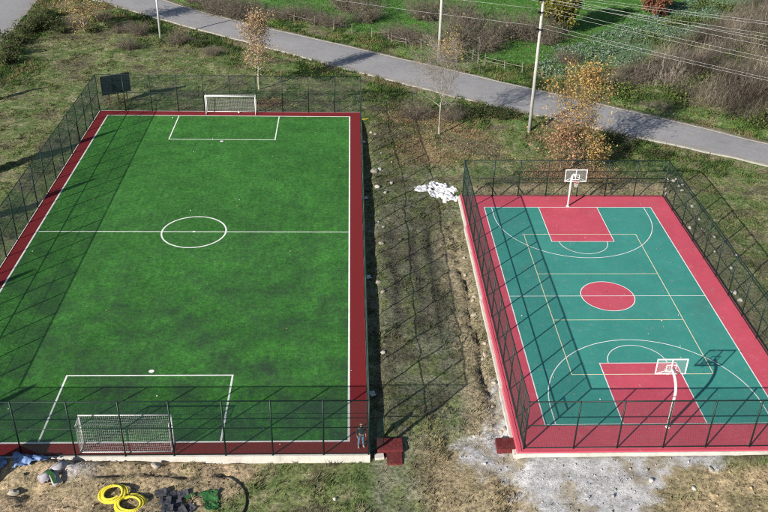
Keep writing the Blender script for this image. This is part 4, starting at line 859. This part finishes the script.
# ------------------------------------------------------------------ crumpled sheets and heaps
def drape(name, label, cat, xy, w, d, rz, mat, amp, seed, n=26, ragged=.25, lift=.06, holes=0, group=None):
    c, s = math.cos(rz), math.sin(rz); jj, ii = np.meshgrid(np.arange(n + 1), np.arange(n + 1), indexing='ij'); u, v = ii / n - .5, jj / n - .5
    e = 1 + ragged * (fbm(np.arctan2(v, u) * 2 + seed, u * 0 + seed * 1.7, seed) - .5) * 2; lx, ly = u * w * e, v * d * e; wx, wy = xy[0] + c * lx - s * ly, xy[1] + s * lx + c * ly
    q = fbm(lx * 3.1 + seed, ly * 3.1, seed, 4); f = np.abs(np.sin((lx * 2.2 + ly * 3.1 + q * 3) * 2)) ** .6; zz = H(wx, wy) + lift + amp * (q * .8 + f * .5 - .35)
    V = [tuple(p) for p in np.stack([wx - xy[0], wy - xy[1], zz], -1).reshape(-1, 3)]; ok = fbm(lx * 1.5 + 9, ly * 1.5 + seed, seed + 5, 3).ravel()
    F = []
    for j in range(n):
        for i in range(n):
            a = j * (n + 1) + i
            if holes and (ok[a] + .35 * max(0, math.hypot(i / n - .5, j / n - .5) - .3) * 2) > holes: continue
            F.append((a, a + 1, a + n + 2, a + n + 1))
    o = MB().add(V, F).build(name, mat, loc=(xy[0], xy[1], 0), smooth=True)
    md = o.modifiers.new('thickness', 'SOLIDIFY'); md.thickness = .025; md.offset = 1
    return tag(o, label, cat, group)
drape('blue_tarp', 'crumpled blue tarpaulin lying against the pitch wall at the lower left', 'tarpaulin', (-35.7, -16.35), 1.75, 1.0, .25, M['tarp'], .32, 3, lift=.10)
drape('blue_tarp', 'smaller blue tarpaulin cut by the left edge of the picture', 'tarpaulin', (-37.55, -16.6), 1.1, .9, .6, M['tarp'], .22, 5, lift=.12)
def heap(name, label, cat, xy, w, d, rz, mat, amp, seed, n=100):
    jj, ii = np.meshgrid(np.arange(n + 1), np.arange(n + 1), indexing='ij'); lx, ly = (ii / n - .5) * w, (jj / n - .5) * d; c, s_ = math.cos(rz), math.sin(rz); wx, wy = xy[0] + c * lx - s_ * ly, xy[1] + s_ * lx + c * ly
    e = 1 - np.hypot(lx / w * 2, ly / d * 2); m = e + 1.5 * (fbm(lx * 1.6 + seed, ly * 1.6, seed, 4) - .52); lump = fbm(lx * 4 + 3, ly * 4, seed + 7, 3)
    z = H(wx, wy) + np.clip(m, -.4, .5) * amp * (.5 + lump) + .05 * (lump - .5) - .02; z = np.where(e < .04, H(wx, wy) - .3, z); I_ = (np.arange(n)[:, None] * (n + 1) + np.arange(n)[None]).ravel()
    me_ = np_mesh(name, np.stack([wx - xy[0], wy - xy[1], z], -1).reshape(-1, 3), np.stack([I_, I_ + 1, I_ + n + 2, I_ + n + 1], -1), None, True); tag(link_mesh(name, me_, mat, None, (xy[0], xy[1], 0)), label, cat)
heap('lime_heap', 'large ragged white heap of lime on the grass left of the court corner', 'heap', (-10.15, 17.5), 2.7, 4.6, .25, M['rubble'], .42, 8)
heap('lime_heap', 'small white lime patch left of the large white heap', 'heap', (-11.85, 18.3), 1.7, 1.5, .1, M['rubble'], .34, 9, 60)
drape('turf_scrap', 'crumpled green turf scrap lying in grass by the black hose', 'turf scrap', (-25.7, -18.9), 1.0, 1.2, .5, M['scrap'], .16, 12, lift=.03, ragged=.5, holes=.62, n=34)

# rolled turf offcut: a grey-backed spiral with a green flap
def turf_roll():
    p0 = Vector((-34.75, -17.85, 0)); p1 = Vector((-33.75, -16.55, 0)); ax = (p1 - p0); L = ax.length; rz = math.atan2(ax.y, ax.x); mid = (p0 + p1) / 2; z = float(H(mid.x, mid.y))
    root = empty('turf_roll', (mid.x, mid.y, z + .02), rz); tag(root, 'rolled artificial turf offcut with grey backing and green flap on bare soil', 'turf roll')
    prof = []
    for i in range(60): a = i / 59 * 4.2 * 2 * math.pi; r = .09 + .165 * i / 59; prof.append((r * math.cos(a), r * math.sin(a) + .26))
    def ext(pr, x0, x1, th):
        V = []; m = len(pr)
        for x in (x0, x1):
            for y, z_ in pr: V.append((x, y, z_))
        F = [(i, i + 1, m + i + 1, m + i) for i in range(m - 1)]; return MB().add(V, F)
    for nm, x0, x1 in (('rolled_sheet', -L * .02, L * .5), ('rolled_sheet', -L * .5, -L * .1)):
        o = ext(prof, x0, x1, .02).build(nm, M['backing'], root, smooth=True); md = o.modifiers.new('thickness', 'SOLIDIFY'); md.thickness = .022
    flap = [(-.05 + .02 * math.sin(i), -.10 - .09 * i, ) for i in range(9)]
    V = []
    for i in range(9):
        for x in (-.42, .10): V.append((x + .04 * math.sin(i * .8) - .02 * i, -.12 - .085 * i, .34 - .035 * i + .03 * math.sin(i * 1.3)))
    MBf = MB().add(V, [(2 * i, 2 * i + 1, 2 * i + 3, 2 * i + 2) for i in range(8)])
    o = MBf.build('flap_backing', M['backing'], root, smooth=True); md = o.modifiers.new('thickness', 'SOLIDIFY'); md.thickness = .03
    V = [(-.44, .02, .50), (-.22, .02, .52), (-.40, -.30, .42), (-.18, -.32, .44), (-.52, -.70, .16), (-.36, -.78, .12)]
    o = MB().add(V, [(0, 1, 3, 2), (2, 3, 5, 4)]).build('green_flap', M['scrap'], root); md = o.modifiers.new('thickness', 'SOLIDIFY'); md.thickness = .03
    for y0 in (-.5,):
        o = MB().box((-.66, -.12, .30), (.20, .50, .05), .5, .3).build('folded_end', M['backing'], root, bevel=.01)
turf_roll()

def coil(label, xy, R, turns, tail, seed):
    z = float(H(*xy)); pts = []; rng = random.Random(seed); n = int(turns * 110)
    for i in range(n):
        a = 2 * math.pi * i / 110; r = R - .105 * (i / 110) + .025 * math.sin(a * 2.3 + seed); pts.append((r * math.cos(a), r * math.sin(a) * .95, .08 + .045 * (i / 110) + .05 * math.sin(a + seed) + .01 * math.sin(3 * a)))
    if tail:
        p = Vector(pts[-1]); a = 2 * math.pi * n / 110; d = Vector((-math.sin(a), math.cos(a), 0))
        for i in range(1, 34):
            d = Matrix.Rotation(-.012, 3, 'Z') @ d; p = p + d * .036; p.z = max(.1, p.z - .010); pts.append(tuple(p))
    rad = [.066 if i % 2 else .057 for i in range(len(pts))]
    root = MB().tube(pts, rad, 9).build('pipe_coil', M['pipe'], loc=(xy[0], xy[1], z), smooth=False); tag(root, label, 'pipe coil', 'yellow pipe coils')
coil('coil of yellow corrugated pipe, the upper left one of the pair on the soil', (-30.8, -18.72), .74, 2.9, False, 1)
coil('coil of yellow corrugated pipe with a loose tail, cut by the lower edge', (-29.75, -19.42), .84, 3.3, True, 4)

hz = [(-25.9, -17.05), (-25.3, -17.15), (-24.75, -17.35), (-24.3, -17.75), (-23.98, -18.3), (-23.85, -18.9), (-23.9, -19.5), (-24.2, -20.2), (-24.9, -20.9)]
hd = densify(hz, .12); tag(MB().tube([(p.x + 25, p.y + 18.5, float(H(p.x, p.y)) + .06) for p in hd], .042, 7).build('hose', M['hose'], loc=(-25, -18.5, 0), smooth=True), 'black hose curving through the grass below the pitch wall', 'hose')
slabs = [((-28.5, -17.75), .3, .1), ((-27.95, -17.85), .5, -.1), ((-27.35, -17.8), .2, .15), ((-28.15, -18.4), .1, 0), ((-27.6, -18.45), .25, .1), ((-27.95, -19.0), .05, .05), ((-27.3, -19.0), .6, .12), ((-28.3, -19.5), .15, 0), ((-26.9, -18.75), .9, .15)]
for i, (p, a, t) in enumerate(slabs):
    p = (p[0] + .15, p[1] - .75)
    z = float(H(*p)); o = MB(); n = 5; V = []
    for j in range(n):
        for k_ in range(n): V.append(((j / (n - 1) - .5) * .58, (k_ / (n - 1) - .5) * .52, .05 * random.random() + .04 * math.sin(j + k_ * .7)))
    o.add(V, [(j * n + k_, (j + 1) * n + k_, (j + 1) * n + k_ + 1, j * n + k_ + 1) for j in range(n - 1) for k_ in range(n - 1)])
    o = o.build('felt_sheet', M['slab'], loc=(p[0], p[1], z + .09), rot=(t, -t, a)); md = o.modifiers.new('thickness', 'SOLIDIFY'); md.thickness = .06
    tag(o, 'dark grey felt square by the pipe coils, %s from the far side' % ORD[i], 'felt sheet', 'dark felt squares')
tag(MB().box((0, 0, 0), (.5, .3, .03), .5, .15).build('turf_offcut', M['scrap'], loc=(-26.8, -18.7, float(H(-26.8, -18.7)) + .16), bevel=.008), 'small green turf offcut lying on the dark felt squares', 'turf offcut')

# ------------------------------------------------------------------ red steps at the gates
st = empty('gate_steps', (-16.3, -15.4, -.46)); tag(st, 'dark red turf covered steps outside the open gate of the football pitch', 'steps')
MB().box((.15, .35, .10), (1.45, .98, .5)).build('upper_step', M['redmat'], st); MB().box((.15, .35, .362), (1.42, .95, .02)).build('upper_turf', M['redmat'], st)
MB().box((.38, -.62, .02), (.85, .94, .36)).build('lower_step', M['redmat'], st); MB().box((.38, -.62, .212), (.83, .92, .02)).build('lower_turf', M['redmat'], st)
MB().box((-.5, -.36, .03), (.5, .35, .36)).build('concrete_block', M['concrete'], st, rot=(0, 0, .1))
cs = empty('court_step', (-9.58, -15.0, -.36)); tag(cs, 'brick red square step at the left gate of the basketball court', 'step')
MB().box((0, 0, .0), (1.0, .95, .34)).build('step_block', M['redmat'], cs); MB().box((0, 0, .182), (.98, .93, .02)).build('step_mat', M['redmat'], cs)

# ------------------------------------------------------------------ unseen cabin added beyond the lower left corner, sized to throw the shadow there
cb = empty('shadow_cabin', (-39.15, -18.75, float(H(-39.15, -18.75)) - .1)); tag(cb, 'narrow grey unseen cabin added beyond the lower left corner to cast the shadow there', 'cabin')
MB().box((0, 0, 1.3), (1.1, 1.1, 2.6)).build('body', M['cabin'], cb); MB().box((0, 0, 2.65), (1.16, 1.16, .1)).build('roof', M['cabin'], cb); MB().box((0, .56, 1.15), (.8, .04, 2.0)).build('door', M['panel'], cb); MB().box((0, .56, 2.3), (.6, .04, .2)).build('vent', M['dark'], cb)


# ------------------------------------------------------------------ litter by the right pitch fence
tag(MB().box((0, 0, 0), (.9, .12, .06), .35).build('yellow_plank', M['pipe'], loc=(-16.75, 33.0, float(H(-16.75, 33.0)) + .06)), 'short yellow plank lying outside the far right pitch corner', 'plank')
for i, (x, y) in enumerate(((-17.0, -10.0), (-16.98, 3.6), (-16.95, 16.6), (-16.95, 28.0))):
    drape('paper_scrap', 'white scrap in the shaded gap beside the pitch fence, %s from the camera' % ORD[i], 'litter', (x, y), .35, .45, .3, M['rubble'], .08, int(abs(y)) + 2, n=6, ragged=.4, lift=.12, group='white scraps beside the pitch fence')

# ------------------------------------------------------------------ person by the gate
def skin_obj(name, pts, edges, rad, mat, parent, sub=2, root_i=0):
    me = bpy.data.meshes.new(name); me.from_pydata([Vector(p) for p in pts], edges, []); me.update(); o = link_mesh(name, me, mat, parent)
    o.modifiers.new('skin', 'SKIN')
    for i, r in enumerate(rad):
        r = r if isinstance(r, tuple) else (r, r); me.skin_vertices[0].data[i].radius = r
    me.skin_vertices[0].data[root_i].use_root = True
    s = o.modifiers.new('sub', 'SUBSURF'); s.levels = sub; s.render_levels = sub
    for m_ in o.modifiers:
        if m_.type == 'SKIN': m_.use_smooth_shade = True
    return o
def person():
    root = empty('person', (-17.78, -15.35, .012), .25); tag(root, 'person in dark jacket and blue jeans standing inside the near right pitch corner', 'person')
    P = [(0, 0, .94), (0, 0, 1.12), (0, -.01, 1.32), (0, 0, 1.46), (0, -.02, 1.55), (0, -.03, 1.63), (0, -.025, 1.71)]; Rr = [.135, .12, .14, .06, .065, .088, .07]; E_ = [(0, 1), (1, 2), (2, 3), (3, 4), (4, 5), (5, 6)]
    for s in (-1, 1):
        n = len(P); P += [(s * .17, 0, 1.40), (s * .245, .03, 1.13), (s * .25, -.07, .90), (s * .25, -.095, .83)]; Rr += [.058, .045, .032, .034]; E_ += [(2, n), (n, n + 1), (n + 1, n + 2), (n + 2, n + 3)]
        for j, (dx, L) in enumerate(((-.024, .062), (-.008, .07), (.008, .066), (.024, .052))):
            m = len(P); P += [(s * .25 + dx * .3, -.105 + dx, .80), (s * (.245), -.112 + dx, .80 - L * .55), (s * .235, -.108 + dx, .80 - L)]; Rr += [.0095, .009, .008]; E_ += [(n + 3, m), (m, m + 1), (m + 1, m + 2)]
        m = len(P); P += [(s * .238, -.14, .85), (s * .232, -.155, .81)]; Rr += [.011, .009]; E_ += [(n + 3, m), (m, m + 1)]
        n = len(P); P += [(s * .095, 0, .88), (s * .12, -.015, .49), (s * .145, .02, .09), (s * .15, -.13, .035)]; Rr += [.088, .06, .042, .04]; E_ += [(0, n), (n, n + 1), (n + 1, n + 2), (n + 2, n + 3)]
    # nose, ears
    n = len(P); P += [(0, -.125, 1.635)]; Rr += [.013]; E_ += [(5, n)]
    for s in (-1, 1): m = len(P); P.append((s * .092, -.02, 1.63)); Rr.append(.014); E_.append((5, m))
    skin_obj('body', P, E_, Rr, M['skin'], root, 1)
    P = [(0, 0, .90), (0, 0, 1.12), (0, -.01, 1.33), (0, 0, 1.47)]; Rr = [(.165, .14), (.155, .13), (.17, .135), .085]; E_ = [(0, 1), (1, 2), (2, 3)]
    for s in (-1, 1): n = len(P); P += [(s * .175, 0, 1.405), (s * .248, .03, 1.13), (s * .252, -.065, .92)]; Rr += [.078, .062, .05]; E_ += [(2, n), (n, n + 1), (n + 1, n + 2)]
    skin_obj('jacket', P, E_, Rr, M['jacket'], root)
    P = [(0, 0, .97)]; Rr = [(.15, .13)]; E_ = []
    for s in (-1, 1): n = len(P); P += [(s * .095, 0, .86), (s * .12, -.015, .49), (s * .145, .02, .10)]; Rr += [.105, .078, .066]; E_ += [(0, n), (n, n + 1), (n + 1, n + 2)]
    skin_obj('jeans', P, E_, Rr, M['jeans'], root)
    for s in (-1, 1): skin_obj('shoe', [(s * .145, .04, .045), (s * .148, -.06, .045), (s * .152, -.17, .035)], [(0, 1), (1, 2)], [.05, .048, .036], M['shoes'], root)
    skin_obj('hair', [(0, .02, 1.65), (0, 0, 1.70), (0, -.05, 1.725)], [(0, 1), (1, 2)], [.09, .088, .06], M['hair'], root)
    for s in (-1, 1): MB().box((s * .033, -.117, 1.655), (.022, .012, .012)).build('eye', M['dark'], root)
    MB().box((0, -.114, 1.59), (.05, .012, .010)).build('mouth', M['rust'], root)
person()
